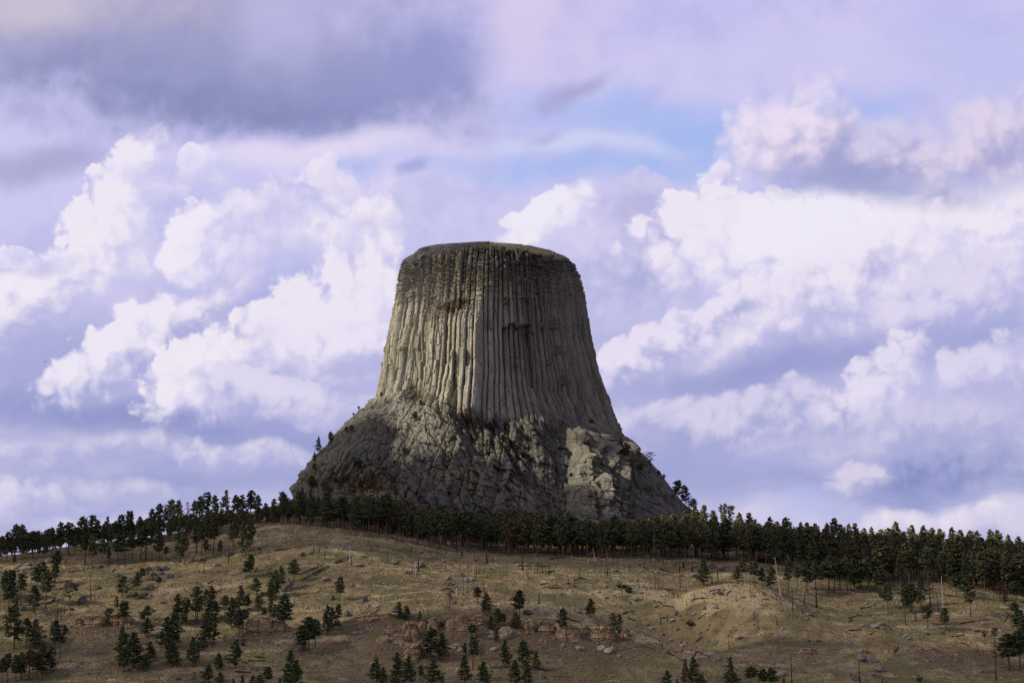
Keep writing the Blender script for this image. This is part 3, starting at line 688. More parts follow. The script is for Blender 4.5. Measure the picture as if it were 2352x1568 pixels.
# boulder apron: great rounded blocks split by slanting cracks
def blocks(u, v, su, sv, seed, bulge, step, crack, cw):
    wu = u + fbm(u / su, v / sv, seed + 7, 2) * su * 0.35; wv = v + fbm(u / su + 9, v / sv, seed + 9, 2) * sv * 0.35
    f1, f2, cid, _, _ = voronoi(wu / su, wv / sv, seed)
    return (0.55 - f1 * f1) * bulge + (cid - 0.5) * step - crack * np.exp(-(f2 - f1) / cw)
a35 = R(38); ur = arcx * math.cos(a35) + ZZ * math.sin(a35); vr = -arcx * math.sin(a35) + ZZ * math.cos(a35)
b1 = blocks(ur, vr, 17, 40, 101, 2.6, 8.0, 1.0, 0.05)
b2 = blocks(arcx * 0.94 + ZZ * 0.35, ZZ, 6.5, 17.0, 111, 2.2, 4.6, 0.8, 0.06)
b3 = blocks(ur, vr, 2.9, 5.5, 121, 0.7, 2.3, 0.5, 0.08)
ridge = (1 - np.abs(fbm((arcx * 0.9 + ZZ * 0.42) / 11, (ZZ - 0.4 * arcx) / 34, 305, 4)) * 2.4)
gully = -np.exp(-np.abs(fbm((arcx + 0.30 * ZZ + 5 * fbm(arcx / 20, ZZ / 25, 311, 2)) / 20, ZZ / 150, 309, 2)) / 0.10) * 5.0 - np.exp(-np.abs(fbm((arcx - 0.15 * ZZ) / 9, ZZ / 70, 315, 2)) / 0.09) * 2.2
ribbed = blocks(arcx, ZZ, 7.5, 40, 131, 2.4, 4.0, 1.2, 0.07) + blocks(arcx, ZZ, 3.6, 13, 141, 0.9, 1.6, 0.5, 0.08)
rightish = sst(PX, 1190, 1290)
apD = (b1 * 0.75 + b2 * 0.8 + b3 + 2.4 * ridge + gully + 2.6 * fbm(arcx / 26, ZZ / 30, 301, 3)) * (1 - rightish) + (ribbed + b3 * 0.8 + 0.35 * b1 + gully * 0.8) * rightish
scree = sst(PY, 905, 935) * sst(PY, 1060, 985) * sst(PX, 1050, 985) * sst(PX, 885, 915)
apD = apD * (1 - 0.65 * scree) + scree * (b3 * 0.8 + ribbed * 0.3)
D += 1.22 * apD * apron * (1 - shoulder) * (0.4 + 0.6 * front)
# shoulder of leaning columns on the left
cc = (PX * 0.78 + PY * 0.62) * 0.424; al = (-PX * 0.62 + PY * 0.78) * 0.424
nb = np.sort(np.cumsum(rsn.uniform(2.6, 5.6, 160))) + 380
ci = np.clip(np.searchsorted(nb, cc + fbm(cc / 9, al / 30, 66, 2) * 2.0) - 1, 0, 158)
tcl = (cc - nb[ci]) / (nb[ci + 1] - nb[ci]) * 2 - 1
lean = np.minimum(1, (1 - np.abs(tcl)) * 1.8) * 1.5 - 1.3 * np.exp(-((1 - np.abs(tcl)) / 0.16) ** 2)
ks = np.floor(al / (7 + 8 * hsh(ci, 2, 8)) + hsh(ci, 4, 8) * 5)
lean = lean + (hsh(ci, ks, 12) - 0.5) * 4.0 + (hsh(ci, 1, 14) - 0.5) * 2.2
D += shoulder * (lean + 0.5 * b2 + 0.6 * b3)
D += 6.0 * np.exp(-((PX - 870) / 22.0) ** 2 - ((PY - 950) / 26.0) ** 2) - 5.0 * np.exp(-((PX - 905 + 0.2 * (PY - 950)) / 14.0) ** 2) * sst(PY, 930, 960) * sst(PY, 1100, 1040)
# buttress on the right with a steep sunlit left side, dark gully beside it
bl = 1318 + 10 * fbm(PY / 30, 0 * PY, 31, 3) + 8 * np.sin(PY / 23.0)
but = sst(PX, bl - 7, bl + 8) * sst(PX, 1480, 1405) * sst(PY + 26 * fbm(PX / 18, PY / 30, 333, 3), 955, 1035)
D += but * (14.0 + 1.3 * ribbed + 1.2 * b2 + 1.1 * gully + b3) - 5.5 * sst(PX, 1225, 1285) * sst(PX, bl + 2, bl - 10) * sst(PY, 965, 1010)
for rx_, y0_, y1_, h_ in [(1334, 990, 1190, 4.5), (1360, 1000, 1170, 5.5), (1386, 985, 1150, 6.0), (1415, 1010, 1190, 4.0)]:
    D += but * np.exp(-((PX - rx_ - 0.10 * (PY - 1050) - 4 * fbm(PY / 18, 0 * PX, int(rx_), 2)) / 7.0) ** 2) * h_ * sst(PY, y0_, y0_ + 25) * sst(PY, y1_, y1_ - 40)
# pointed slabs low in the middle
for tx, ty, hw, hh, am in [(1170, 1058, 52, 125, 9.0), (1128, 1040, 34, 60, 5.0), (985, 1085, 46, 95, 5.5), (1062, 1000, 40, 80, 4.0), (1225, 1100, 30, 90, 4.5), (935, 1110, 40, 70, 4.0)]:
    q = np.abs(PX - tx - 0.12 * (PY - ty)) - hw * np.clip((PY - ty) / hh, 0, 1)
    D += am * sst(q, 7, -7) * sst(PY, ty - 2, ty + 18) * sst(PY, ty + hh + 55, ty + hh)
D *= (0.35 + 0.65 * front)
D *= sst(-ZZ, -zl(556), -zl(575)) * 0.8 + 0.2
RF = np.maximum(RB + D, 0.5)
# keep the outline where the photograph has it
tX, tY, tZ = xyz(RF)
def smooth1(a, n=9): return np.convolve(np.pad(a, n, mode='edge'), np.ones(2 * n + 1) / (2 * n + 1), 'valid')
exL = smooth1(X0T - tX.min(1)); exR = smooth1(tX.max(1) - X0T)
zr = zrow; wL = np.interp(zr, sl[::-1, 1], sl[::-1, 0]); wR = np.interp(zr, sr[::-1, 1], sr[::-1, 0])
dL = smooth1((X0T - wL) - exL, 3); dR = smooth1((wR - X0T) - exR, 3)
RF = np.maximum(RF + np.where(TH < 0, dL[:, None], dR[:, None]) * sst(np.abs(np.sin(TH)), 0.30, 0.85), 0.5)
tX, tY, tZ = xyz(RF)
slump = -0.0
tone = np.clip(sst(PY, 650, 570) * 0.45 + 0.62 * sst(PX, 1090, 1240) * (1 - apron) + 0.9 * apron * (1 - 0.6 * scree) * (1 - but * 0.35), 0, 1)  # darker rim and apron rock, plus shade painted over the right face
PX2, PY2 = proj(tX, tY, tZ)
VT = np.stack([tX - X0T, tY - TYC, tZ - ZBOT], -1).reshape(-1, 3)
FT = grid_faces(NR, NC)
cf = lambda A: A[:-1, :-1].ravel()
# real slope of each face, for what grows on it
v0, v1, v2, v3 = (VT[FT[:, k]] for k in range(4))
nrm = np.cross(v2 - v0, v3 - v1); nl = np.linalg.norm(nrm, axis=1) + 1e-9; nz = nrm[:, 2] / nl
ispatch = (cf(grass_patch) > 0.45) & (np.abs(cf(ang)) < 60)
issummit = (cf(PY) < 590) & (nz > 0.45) & (cf(PX) > 1040 + 55 * (cf(vnoise(arcx / 3, ZZ, 3)) - 0.5) - 999 * (np.abs(cf(ang)) > 90))
istalus = (cf(PY) > 1085) & (cf(PX) > 770) & (cf(PX) < 905) & (np.abs(cf(ang)) < 80) & (cf(PY) - 1085 - 22 * cf(fbm(PX / 16, PY / 12, 88, 3)) > np.abs(cf(PX) - 830) * 0.3)
isapron = cf(apron) > 0.5
isshould = (cf(shoulder) > 0.5)
isbut = (cf(but) > 0.5)
part = np.zeros(len(FT), int)
part[isapron] = 1; part[isbut] = 2; part[isshould] = 3; part[istalus & isapron] = 4; part[ispatch] = 5; part[issummit] = 6
tower = tag(obj('rock_tower', None, loc=(X0T, TYC, ZBOT)), 'massive grey fluted rock tower with a flat top, rising above the pine forest', 'rock tower')
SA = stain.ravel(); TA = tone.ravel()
for k, (nm, mt, lb) in enumerate([('column_shaft', M_tower, 'tall wall of vertical rock columns'), ('boulder_apron', M_tower, 'rounded cracked blocks at the foot'), ('buttress', M_tower, 'ribbed buttress with a sunlit left edge'),
                                  ('leaning_columns', M_tower, 'slanting columns on the left shoulder'), ('talus_slope', M_talus, 'brown rubble slope with grass'), ('grassy_ledge', M_topgrass, 'straw coloured grass on a ledge'), ('summit_cap', M_topgrass, 'brown grass on the flat top')]):
    fs = FT[part == k]
    if len(fs) == 0: continue
    us, inv = np.unique(fs.ravel(), return_inverse=True)
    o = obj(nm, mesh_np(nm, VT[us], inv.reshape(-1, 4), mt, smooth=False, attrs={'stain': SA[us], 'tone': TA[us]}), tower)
    o['label'] = lb
fmask = np.abs(ang) < 100
def tower_hit(px, py):
    d = np.where(fmask, (PX2 - px) ** 2 + (PY2 - py) ** 2, 1e9)
    near_ = d < d.min() + 6.0
    k = np.argmin(np.where(near_, tY, 1e9))
    i, j = divmod(int(k), NC)
    return float(tX[i, j]), float(tY[i, j]), float(tZ[i, j])

# ------------------------------------------------------------------ trees
def tube(V, F, pts, rads, n=5):
    b0 = len(V)
    for k, (p, r) in enumerate(zip(pts, rads)):
        d = (Vector(pts[min(k + 1, len(pts) - 1)]) - Vector(pts[max(k - 1, 0)])).normalized()
        u = d.orthogonal().normalized(); v = d.cross(u)
        for i in range(n):
            a = 2 * math.pi * i / n
            V.append(tuple(Vector(p) + (u * math.cos(a) + v * math.sin(a)) * r))
    for k in range(len(pts) - 1):
        for i in range(n):
            j = (i + 1) % n
            F.append((b0 + k * n + i, b0 + k * n + j, b0 + (k + 1) * n + j, b0 + (k + 1) * n + i))
    e = len(V) - n
    F.append((e, e + 1, e + 2, e + 3))
def sprays(rs, centres, radii, per, size, flat=0.55):
    """needle tufts: small quads scattered through clumps round the limb ends"""
    C = np.repeat(np.asarray(centres), per, 0); Rr = np.repeat(np.asarray(radii), per)
    n = len(C)
    d = rs.normal(size=(n, 3)); d /= np.linalg.norm(d, axis=1)[:, None]
    rad = rs.rand(n) ** 0.45
    P0 = C + d * (Rr * rad)[:, None] * np.array([1, 1, flat])
    u = rs.normal(size=(n, 3)); u[:, 2] = u[:, 2] * 0.7 + 0.25; u /= np.linalg.norm(u, axis=1)[:, None]
    v = np.cross(u, rs.normal(size=(n, 3))); v /= np.linalg.norm(v, axis=1)[:, None]
    s = size * rs.uniform(0.6, 1.35, n)[:, None]
    a = u * s; b = v * s * 0.55
    Vq = np.stack([P0 - a * 0.5 - b * 0.5, P0 + a * 0.2 - b * 0.6, P0 + a * 0.8, P0 - a * 0.1 + b * 0.6], 1).reshape(-1, 3)
    return Vq, np.arange(n * 4).reshape(-1, 4)
def pine_arrays(seed, H=18.0, bare=0.3, rmax=0.17, style='cone', dens=1.0, per=11, size=0.72):
    rs = np.random.RandomState(seed)
    V, F = [], []
    bend = rs.uniform(-0.3, 0.3, 2) * 0.8
    ax = lambda z: np.array([bend[0] * math.sin(z / H * 2.4), bend[1] * math.sin(z / H * 2.0), z])
    hs = np.linspace(0, H * 0.97, 7)
    r0 = 0.0125 * H + 0.05
    tube(V, F, [ax(h) for h in hs], [r0 * (1.25 if h == 0 else 1) * (1 - 0.88 * h / H) for h in hs], 6)
    cen, rad = [], []
    zb = bare * H
    nb = int((44 + 40 * (1 - bare)) * dens)
    lop = rs.rand() * 6.28
    for i in range(nb):
        f = (i + rs.rand()) / nb
        z = zb + (H - zb) * (f ** 0.92)
        if style == 'cone': w = (1 - f) ** 0.75 * (0.55 + 0.45 * min(1, f * 5))
        elif style == 'round': w = (1 - f) ** 0.62 * (0.5 + 0.5 * min(1, f * 3.2)) * 1.12
        elif style == 'flat': w = (0.35 + 0.65 * f) * (1 - max(0, f - 0.8) * 3.2)
        else: w = 0.55 * (1 - f) ** 0.45 + 0.18
        a = rs.rand() * 6.28
        L = rmax * H * max(0.08, w) * rs.uniform(0.55, 1.22) * (1 + 0.28 * math.cos(a - lop))
        p0 = ax(z)
        up = rs.uniform(-0.22, 0.35) + 0.35 * f
        tip = p0 + np.array([math.cos(a) * L, math.sin(a) * L, L * up])
        mid = (p0 + tip) / 2 + np.array([0, 0, L * 0.06])
        tube(V, F, [tuple(p0), tuple(mid), tuple(tip)], [0.0035 * H, 0.0025 * H, 0.001 * H], 4)
        m = 2 if L > 1.3 else 1
        for k in range(m):
            t = 1.0 - 0.42 * k
            c = p0 + (tip - p0) * t + rs.normal(size=3) * 0.22
            cen.append(c); rad.append((0.30 + 0.20 * L) * rs.uniform(0.7, 1.3) * (0.9 if k else 1.0))
    # dead stubs below the crown
    for i in range(int(6 * bare * 4)):
        z = rs.uniform(0.12, 1.0) * zb; a = rs.rand() * 6.28; L = rs.uniform(0.5, 1.6)
        p0 = ax(z); tube(V, F, [tuple(p0), tuple(p0 + np.array([math.cos(a) * L, math.sin(a) * L, -0.1 * L]))], [0.045, 0.02], 4)
    cen.append(ax(H * 0.98)); rad.append(0.45)
    CV, CF = sprays(rs, cen, np.clip(rad, 0.35, 1.6), max(4, int(per * 0.72)), size)
    return np.array(V), np.array(F), CV, CF
PINE_KINDS = {}
def pine_kind(key, seed, mat=None, **kw):
    tv, tf, cv, cf_ = pine_arrays(seed, **kw)
    H = kw.get('H', 18.0)
    PINE_KINDS[key] = dict(trunk=mesh_np('trunk', tv, tf, M_bark, smooth=True), crown=mesh_np('crown', cv, cf_, mat or M_leaf, smooth=False), arr=(tv, tf, cv, cf_), H=H, W=float(np.percentile(np.abs(cv[:, :2]), 97) * 2))
for i in range(4): pine_kind('cone%d' % i, 100 + i, bare=0.12 + 0.05 * i, rmax=0.20 + 0.012 * i, style='cone', dens=1.3, per=17)
for i in range(4): pine_kind('round%d' % i, 200 + i, bare=0.34 + 0.05 * i, rmax=0.17 + 0.015 * i, style='round', dens=1.25, per=17)
for i in range(3): pine_kind('tall%d' % i, 300 + i, bare=0.40 + 0.06 * i, rmax=0.115 + 0.015 * i, style='column', dens=1.25, per=15)
for i in range(2): pine_kind('flat%d' % i, 400 + i, bare=0.48, rmax=0.20, style='flat', dens=0.9, per=16)
for i in range(2): pine_kind('slim%d' % i, 500 + i, bare=0.22, rmax=0.11, style='column', dens=1.2, per=14)
for i in range(3): pine_kind('wood%d' % i, 600 + i, mat=M_leaf_painted_sun, bare=0.36 + 0.06 * i, rmax=0.15, style='round', dens=1.25, per=17)
pine_kind('red0', 700, mat=M_leaf_red, bare=0.3, rmax=0.14, style='cone', dens=0.7, per=8)
pine_kind('grey0', 710, mat=M_leaf_grey, bare=0.25, rmax=0.13, style='cone', dens=0.8, per=4, size=0.5)
pine_kind('sparse0', 720, bare=0.35, rmax=0.2, style='flat', dens=0.5, per=9)

def plant_pine(kind, x, y, z, H, width=None, rz=None, lean=0.0, leandir=0.0):
    k = PINE_KINDS[kind]
    s = H / k['H']
    sw = s if width is None else min(max(width / k['W'], s * 0.6), s * 1.9)
    root = obj('pine_tree', None, loc=(x, y, z))
    root.rotation_euler = (lean * math.sin(leandir), lean * math.cos(leandir), rnd.uniform(0, 6.28) if rz is None else rz)
    root.scale = (sw, sw, s)
    obj('trunk', k['trunk'], root); obj('crown', k['crown'], root)
    return root

# ------------------------------------------------------------------ burnt snags, logs, rocks, ledges, shrubs
def snag_mesh(seed, H, r, mat, stubs=4, twist=0.03):
    rs = np.random.RandomState(seed); V, F = [], []
    n = 6
    pts = [(rs.normal() * twist * H * 0.3 * k / n, rs.normal() * twist * H * 0.3 * k / n, H * k / n) for k in range(n + 1)]
    tube(V, F, pts, [r * (1.35 if k == 0 else 1) * (1 - 0.62 * k / n) for k in range(n + 1)], 6)
    for i in range(stubs):
        z = rs.uniform(0.3, 0.97) * H; a = rs.rand() * 6.28; L = rs.uniform(0.05, 0.16) * H * (1.2 - z / H * 0.5)
        tube(V, F, [(0, 0, z), (math.cos(a) * L, math.sin(a) * L, z + L * rs.uniform(-0.2, 0.6))], [r * 0.3, r * 0.12], 4)
    # splintered top
    tube(V, F, [pts[-1], (pts[-1][0] + r * 0.2, pts[-1][1], H * 1.03)], [r * 0.34, r * 0.05], 4)
    return mesh_np('snag', V, F, mat, smooth=True)
def rock_mesh(seed, mat, flat=0.62, sharp=0.5, n=14, pointed=0.0):
    rs = np.random.RandomState(seed)
    u = np.linspace(0, 2 * math.pi, 26, endpoint=False); v = np.linspace(-0.5 * math.pi, 0.5 * math.pi, n)
    U, Vv = np.meshgrid(u, v)
    d = np.stack([np.cos(Vv) * np.cos(U), np.cos(Vv) * np.sin(U), np.sin(Vv)], -1)
    r = np.full(U.shape, 2.0)
    for i in range(11):                                     # planes that cut the block into facets
        nn = rs.normal(size=3); nn /= np.linalg.norm(nn)
        c = d @ nn
        r = np.minimum(r, np.where(c > 0.1, rs.uniform(0.62, 1.0) / np.maximum(c, 0.1), 2.0))
    r = np.minimum(r, 1.25)
    r = r * min(0.95, sharp + 0.25) + (0.75 - min(0.7, sharp)) * (0.85 + 0.1 * fbm(U * 1.2 + seed, Vv * 1.5, seed, 3))
    r = r * (1 + 0.16 * fbm(U / 0.4 + seed, Vv / 0.4, seed + 3, 3))
    r[:, :] = r
    p = d * r[..., None]
    p[..., 2] *= flat
    if pointed: p[..., :2] *= (1 - pointed * np.clip(p[..., 2:3] / flat, 0, 1))
    nr, nc = U.shape
    idx = np.arange(nr * nc).reshape(nr, nc); nx = np.roll(idx, -1, 1)
    Fq = np.stack([idx[:-1], nx[:-1], nx[1:], idx[1:]], -1).reshape(-1, 4)
    q = p.reshape(-1, 3)
    q = q / np.array([np.abs(q[:, 0]).max() * 2, np.abs(q[:, 1]).max() * 2, 1]); q[:, 2] /= (q[:, 2].max() - q[:, 2].min())
    return mesh_np('boulder', q, Fq, mat, smooth=False)
ROCKS = {'g': [rock_mesh(900 + i, M_boulder, sharp=0.45 + 0.12 * (i % 4)) for i in range(10)],
         'd': [rock_mesh(930 + i, M_dark, sharp=0.75) for i in range(4)],
         'p': [rock_mesh(950 + i, M_pale, sharp=0.7) for i in range(4)],
         's': [rock_mesh(970 + i, M_sand, sharp=0.65) for i in range(4)],
         't': [rock_mesh(990, M_dark, sharp=0.85, pointed=0.75)]}
def ledge_mesh(seed, wd, ht, dp, layers=5, crack=5, thin=False, round_=0.3):
    """a weathered sandstone outcrop: bedded, jointed, undercut, with a rough flat top"""
    rs = np.random.RandomState(seed)
    nth = int(min(200, max(50, wd * 7))); nz = int(min(60, max(14, ht * 9)))
    t = np.linspace(-math.pi * 0.5 - 0.5, math.pi * 0.5 + 0.5, nth); zz = np.linspace(0, 1, nz)
    T, Z = np.meshgrid(t, zz)
    p = 3.2
    rx = wd / 2; ry = dp
    Rr = (np.abs(np.sin(T) / rx) ** p + np.abs(np.cos(T) / ry) ** p) ** (-1 / p)
    xx = Rr * np.sin(T); 
    zh = Z * ht
    lay = np.sort(rs.rand(layers)) ; li = np.searchsorted(lay, Z + 0.05 * fbm(xx / (wd * 0.3 + 1), Z * 0, seed, 2))
    lo = rs.uniform(-0.5, 0.5, layers + 1); lo[-1] = abs(lo[-1]) + 0.25
    off = lo[li] * (0.07 * ht + 0.22)
    bed = np.min(np.abs(Z[..., None] - lay), -1) * ht
    off -= 0.55 * np.exp(-bed / 0.15)
    cw = max(1.6, wd / crack)
    jx = xx + 0.5 * fbm(Z * 3, xx * 0, seed + 4, 2)
    f1 = np.abs(((jx / cw + hsh(li, 1, seed) * 0.6 * (1 if thin else 0.4)) % 1.0) - 0.5) * cw
    ci_ = np.floor(jx / cw + hsh(li, 1, seed) * 0.6 * (1 if thin else 0.4))
    off += (hsh(ci_, li * 0 + 1, seed + 8) - 0.5) * 1.5 * min(1.0, ht / 5 + 0.3) - 0.8 * np.exp(-(cw * 0.5 - f1) / 0.18)
    off += fbm(xx / 2.4, zh / 1.7, seed + 11, 3) * 0.55 + fbm(xx / 6, zh / 5, seed + 12, 2) * 1.1 - round_ * 1.0 * np.maximum(0, Z - 0.82) / 0.18
    Rr = Rr + off
    cap = np.where(Z > 0.86, 0.35, np.where(Z > 0.76, -0.55, 0.0))
    Rr = Rr + cap * min(1.0, 0.35 + ht / 8) * (fbm(xx / (wd * 0.3 + 2), Z * 0, seed + 41, 2) > -0.25)
    endt = np.clip(np.abs(xx) / (wd / 2), 0, 1.2)
    toph = ht * (1.04 - 0.42 * endt ** 6 + 0.20 * fbm(xx / (wd * 0.20 + 0.8), T * 0, seed + 20, 4)) * (1 + 0.22 * (hsh(ci_[:1] * 1.0, 5, seed + 22) - 0.5))
    toph = np.maximum(toph, ht * 0.25)
    P = np.stack([Rr * np.sin(T), -Rr * np.cos(T) + dp * 0.25, Z * toph], -1)
    # top: rings drawn in to the middle of the back edge
    top = P[-1]
    rings = [top]
    for k, f in enumerate((0.85, 0.6, 0.3, 0.05)):
        q = top.copy(); q[:, 0] = top[:, 0] * f; q[:, 1] = (top[:, 1] - dp * 0.4) * f + dp * 0.4
        q[:, 2] = top[:, 2] * (1 - 0.03) + 0.5 * fbm(q[:, 0] / 1.3, q[:, 1] / 1.3, seed + 30, 3) + 0.12 * ht * (1 - f)
        rings.append(q)
    A = np.concatenate([P, np.array(rings[1:])], 0)
    return mesh_np('sandstone_ledge', A.reshape(-1, 3), grid_faces(A.shape[0], A.shape[1]), M_sand, smooth=False)
def shrub_mesh(seed, mat, w=1.0, h=1.0, n=26, per=16, size=0.16):
    rs = np.random.RandomState(seed)
    V, F = [], []
    cen = []
    for i in range(n):
        a = rs.rand() * 6.28; rr_ = rs.rand() ** 0.6 * 0.46 * w; z = h * (0.18 + 0.72 * rs.rand() * (1 - (rr_ / (0.5 * w)) ** 2 * 0.6))
        c = np.array([rr_ * math.cos(a), rr_ * math.sin(a), z]); cen.append(c)
        tube(V, F, [(0, 0, 0), tuple(c * np.array([0.6, 0.6, 0.55])), tuple(c)], [0.02, 0.014, 0.006], 4)
    CV, CF = sprays(rs, cen, np.full(len(cen), 0.17), per, size, 0.8)
    return mesh_np('stems', V, F, M_bark), mesh_np('foliage', CV, CF, mat)
SHRUBS = {'o': [shrub_mesh(1000 + i, M_leaf_shrub) for i in range(2)], 'd': [shrub_mesh(1010 + i, M_leaf) for i in range(2)],
          'a': [shrub_mesh(1020, M_leaf_gold)], 'g': [shrub_mesh(1030, M_leaf_grey, per=9)]}
def plant_shrub(kind, p, w_, h_, i=0):
    st, fo = SHRUBS[kind][i % len(SHRUBS[kind])]
    r = obj('shrub', None, loc=p, rz=rnd.uniform(0, 6.28)); r.scale = (w_, w_, h_)
    obj('stems', st, r); obj('foliage', fo, r)
    return r

# ------------------------------------------------------------------ what stands where (measured on enlarged crops of the photograph)
CROP = {'G': (3072, 1900, .53), 'A': (0, 2180, .35141), 'B': (600, 2180, .35141), 'C': (1250, 2180, .35141), 'D': (1900, 2180, .35141), 'E': (2600, 2180, .35141), 'F': (3396, 2100, .40253)}
Q = 4096 / W2
def fp(c, x, y):
    x0, y0, k = CROP[c]
    return (x0 + x * k) / Q, (y0 + y * k) / Q
def mpp(d): return d / F2 * 1.0          # metres per frame unit at distance d

PINES = {
 'A': "45,300,620,110,r 130,295,640,110,t 235,340,690,100,t 100,460,755,150,r 425,225,520,125,r 485,195,440,80,s 520,300,705,150,r 385,470,780,145,c 645,70,300,110,r 620,210,475,90,t 160,640,1180,200,c 300,850,1120,145,c 400,865,1190,150,c 785,425,695,150,x 860,450,585,85,f 1395,360,605,165,c 1330,590,740,60,s 1550,310,505,105,c 1615,265,410,85,r 1410,650,960,140,t 1215,745,1060,90,f 1680,690,860,105,r 1625,765,900,80,f 1670,840,1060,165,c 625,885,1250,110,t 680,935,1285,180,f 1380,960,1335,175,c 1405,1180,1445,150,c 1520,1015,1395,190,c 1690,1115,1400,150,c 1640,1290,1435,85,s 330,1205,1530,170,r 480,1150,1470,160,c 575,1165,1440,115,c 420,1230,1505,105,r 85,1250,1560,90,t 180,1265,1555,145,r 240,1230,1520,75,s 25,1290,1568,95,r",
 'B': "310,575,900,150,c 175,835,1180,165,c 265,795,1175,190,c 415,610,870,90,t 395,700,920,65,s 510,485,900,135,r 540,600,865,80,t 630,505,745,100,c 695,470,680,80,r 690,575,890,120,c 745,650,840,95,r 850,585,795,100,r 925,625,945,145,c 1020,470,745,110,c 1010,750,1040,140,r 1060,740,965,110,r 1060,960,1110,120,x 1100,580,760,130,r 1230,575,750,125,c 1205,380,580,120,c 1375,430,620,110,c 1360,240,440,90,x 1430,300,590,125,c 1490,245,500,100,c 1640,170,415,110,r 1095,185,375,110,r 1140,110,355,75,t 1157,130,310,50,s 1370,610,800,75,s 1300,710,820,105,c 1420,680,850,95,c 1470,665,790,75,c 1530,600,1000,150,r 630,870,1150,145,c 720,820,1130,150,c 660,720,880,120,c 1720,930,1250,120,r 1810,840,1225,155,r 1880,860,1175,130,r 215,1090,1330,100,s 265,1130,1385,130,c 485,1070,1390,115,c 430,1190,1310,65,s 560,1110,1330,140,f 780,1240,1420,115,c 970,1095,1405,150,c 665,1370,1575,155,c 800,1450,1600,110,c 500,1450,1575,95,x 1345,1395,1600,150,r 1240,1480,1640,115,c 1165,1490,1640,95,c 1590,1225,1640,150,c 1655,1330,1660,140,c 1475,1510,1620,55,s 1050,1490,1620,65,s 945,1520,1630,60,s",
 'C': "305,370,635,95,r 165,700,1030,115,c 215,720,980,100,c 290,685,910,75,t 985,660,845,95,c 1065,695,860,125,c 1225,755,880,60,s 1555,445,720,125,x 1880,480,645,125,r 1970,555,800,115,c 1815,905,1070,145,r 1345,965,1330,245,c 1475,1010,1310,120,c 1205,1230,1400,100,x 730,1310,1590,140,c 800,1400,1620,100,c 960,1250,1640,155,c 1100,1275,1600,130,c 1235,1375,1550,75,t 1370,1330,1640,175,c 1470,1490,1650,80,s 1735,1120,1250,65,s 1825,1060,1410,110,t 1925,1150,1310,100,x 1735,1270,1580,120,c 1950,1340,1600,135,c",
 'D': "505,530,830,130,r 260,735,980,100,r 325,785,940,80,r 180,815,990,75,c 460,770,960,110,c 1310,615,820,110,c 1005,745,1090,110,r 1625,815,1210,130,f 240,990,1120,55,s 350,1105,1400,115,c 545,1100,1420,155,c 695,1215,1480,78,c 455,1320,1600,125,c 590,1340,1620,110,c",
 'E': "610,185,455,125,c 990,250,410,120,c 1060,155,435,110,r 1190,190,490,115,r 1280,260,480,75,r 1375,240,500,120,c 1575,180,540,80,t 1680,230,500,100,r 1785,200,540,135,r 1885,180,500,80,r 1960,240,510,70,r 380,190,270,50,s 400,1310,1600,75,c 490,1290,1640,135,c 585,1480,1660,95,c 200,1430,1640,100,c 310,1525,1620,45,s 910,1295,1640,100,c 960,1450,1650,105,c 1150,1390,1620,135,r 1290,1420,1620,120,r 1380,1405,1640,135,r 1525,1515,1620,60,s",
 'G': "460,620,865,95,r 500,650,885,85,t 545,640,870,100,r 600,630,880,90,r 650,640,850,95,c 700,650,860,90,r 760,630,845,100,r 815,650,880,85,t 850,700,900,80,r 1570,640,810,95,r 1625,600,800,100,c 1720,650,835,100,r 1790,620,800,90,t 1850,650,830,100,c 1905,690,860,100,r 1290,690,815,70,t 1340,640,800,85,r",
 'F': "785,810,1035,110,f 960,830,1045,92,r 1210,610,910,125,f 1350,1050,1170,62,f 1445,1025,1170,66,f 1600,1100,1445,180,r 1700,1060,1445,165,r 1645,770,930,115,r 1690,850,1100,120,r 1725,950,1280,120,c 720,540,820,110,c 810,510,800,110,g 625,590,860,125,r 560,590,990,100,t 390,590,880,105,r 340,600,830,95,r 1070,480,690,95,r 1150,540,730,110,r 1550,640,800,60,s 1660,560,760,155,r 1500,560,750,95,d",
}
# left ridge, back row against the sky and front row below it (crop of the lower left quarter)
RIDGE = "20,460,690 60,430,680 125,370,660 170,375,650 255,425,640 300,510,630 340,480,610 395,395,590 460,355,585 525,360,575 570,390,565 625,315,560 700,305,545 740,340,535 815,315,520 870,350,510 915,300,505 985,270,495 1060,310,480 1110,330,470 1150,255,455 1210,215,440 1250,240,430 1300,180,420 1350,190,410 1420,200,395 1470,190,385 1515,160,375 1570,130,370 1620,150,365 1710,115,360 1780,150,358 1830,150,355 1895,120,352 1950,150,352 2005,210,352 2070,180,354 2135,125,356"
RIDGE_F = "640,430,680 690,450,690 770,480,690 820,540,650 890,440,660 940,430,665 1000,450,640 1060,400,640 1100,390,650 1200,430,650 1250,540,650 1350,380,660 1390,420,670 1480,380,590 1520,360,600 1550,480,620 1610,340,600 1660,490,620 1760,350,600 1830,350,620 1890,330,580 105,600,690 350,520,620 450,470,610 560,450,600"
SKYLINE = "1518,1182 1546,1180 1574,1172 1596,1162 1617,1160 1638,1172 1663,1182 1660,1160 1676,1162 1698,1178 1720,1178 1733,1192 1768,1188 1784,1198 1804,1188 1838,1200 1852,1200 1872,1202 1900,1202 1917,1190 1930,1204 1950,1204 1964,1202 1985,1212 2002,1211 2024,1216 2040,1212 2058,1199 2076,1220 2094,1205 2120,1208 2142,1212 2158,1214 2186,1212 2206,1217 2228,1218 2244,1220 2272,1216 2290,1217 2316,1228 2340,1232"
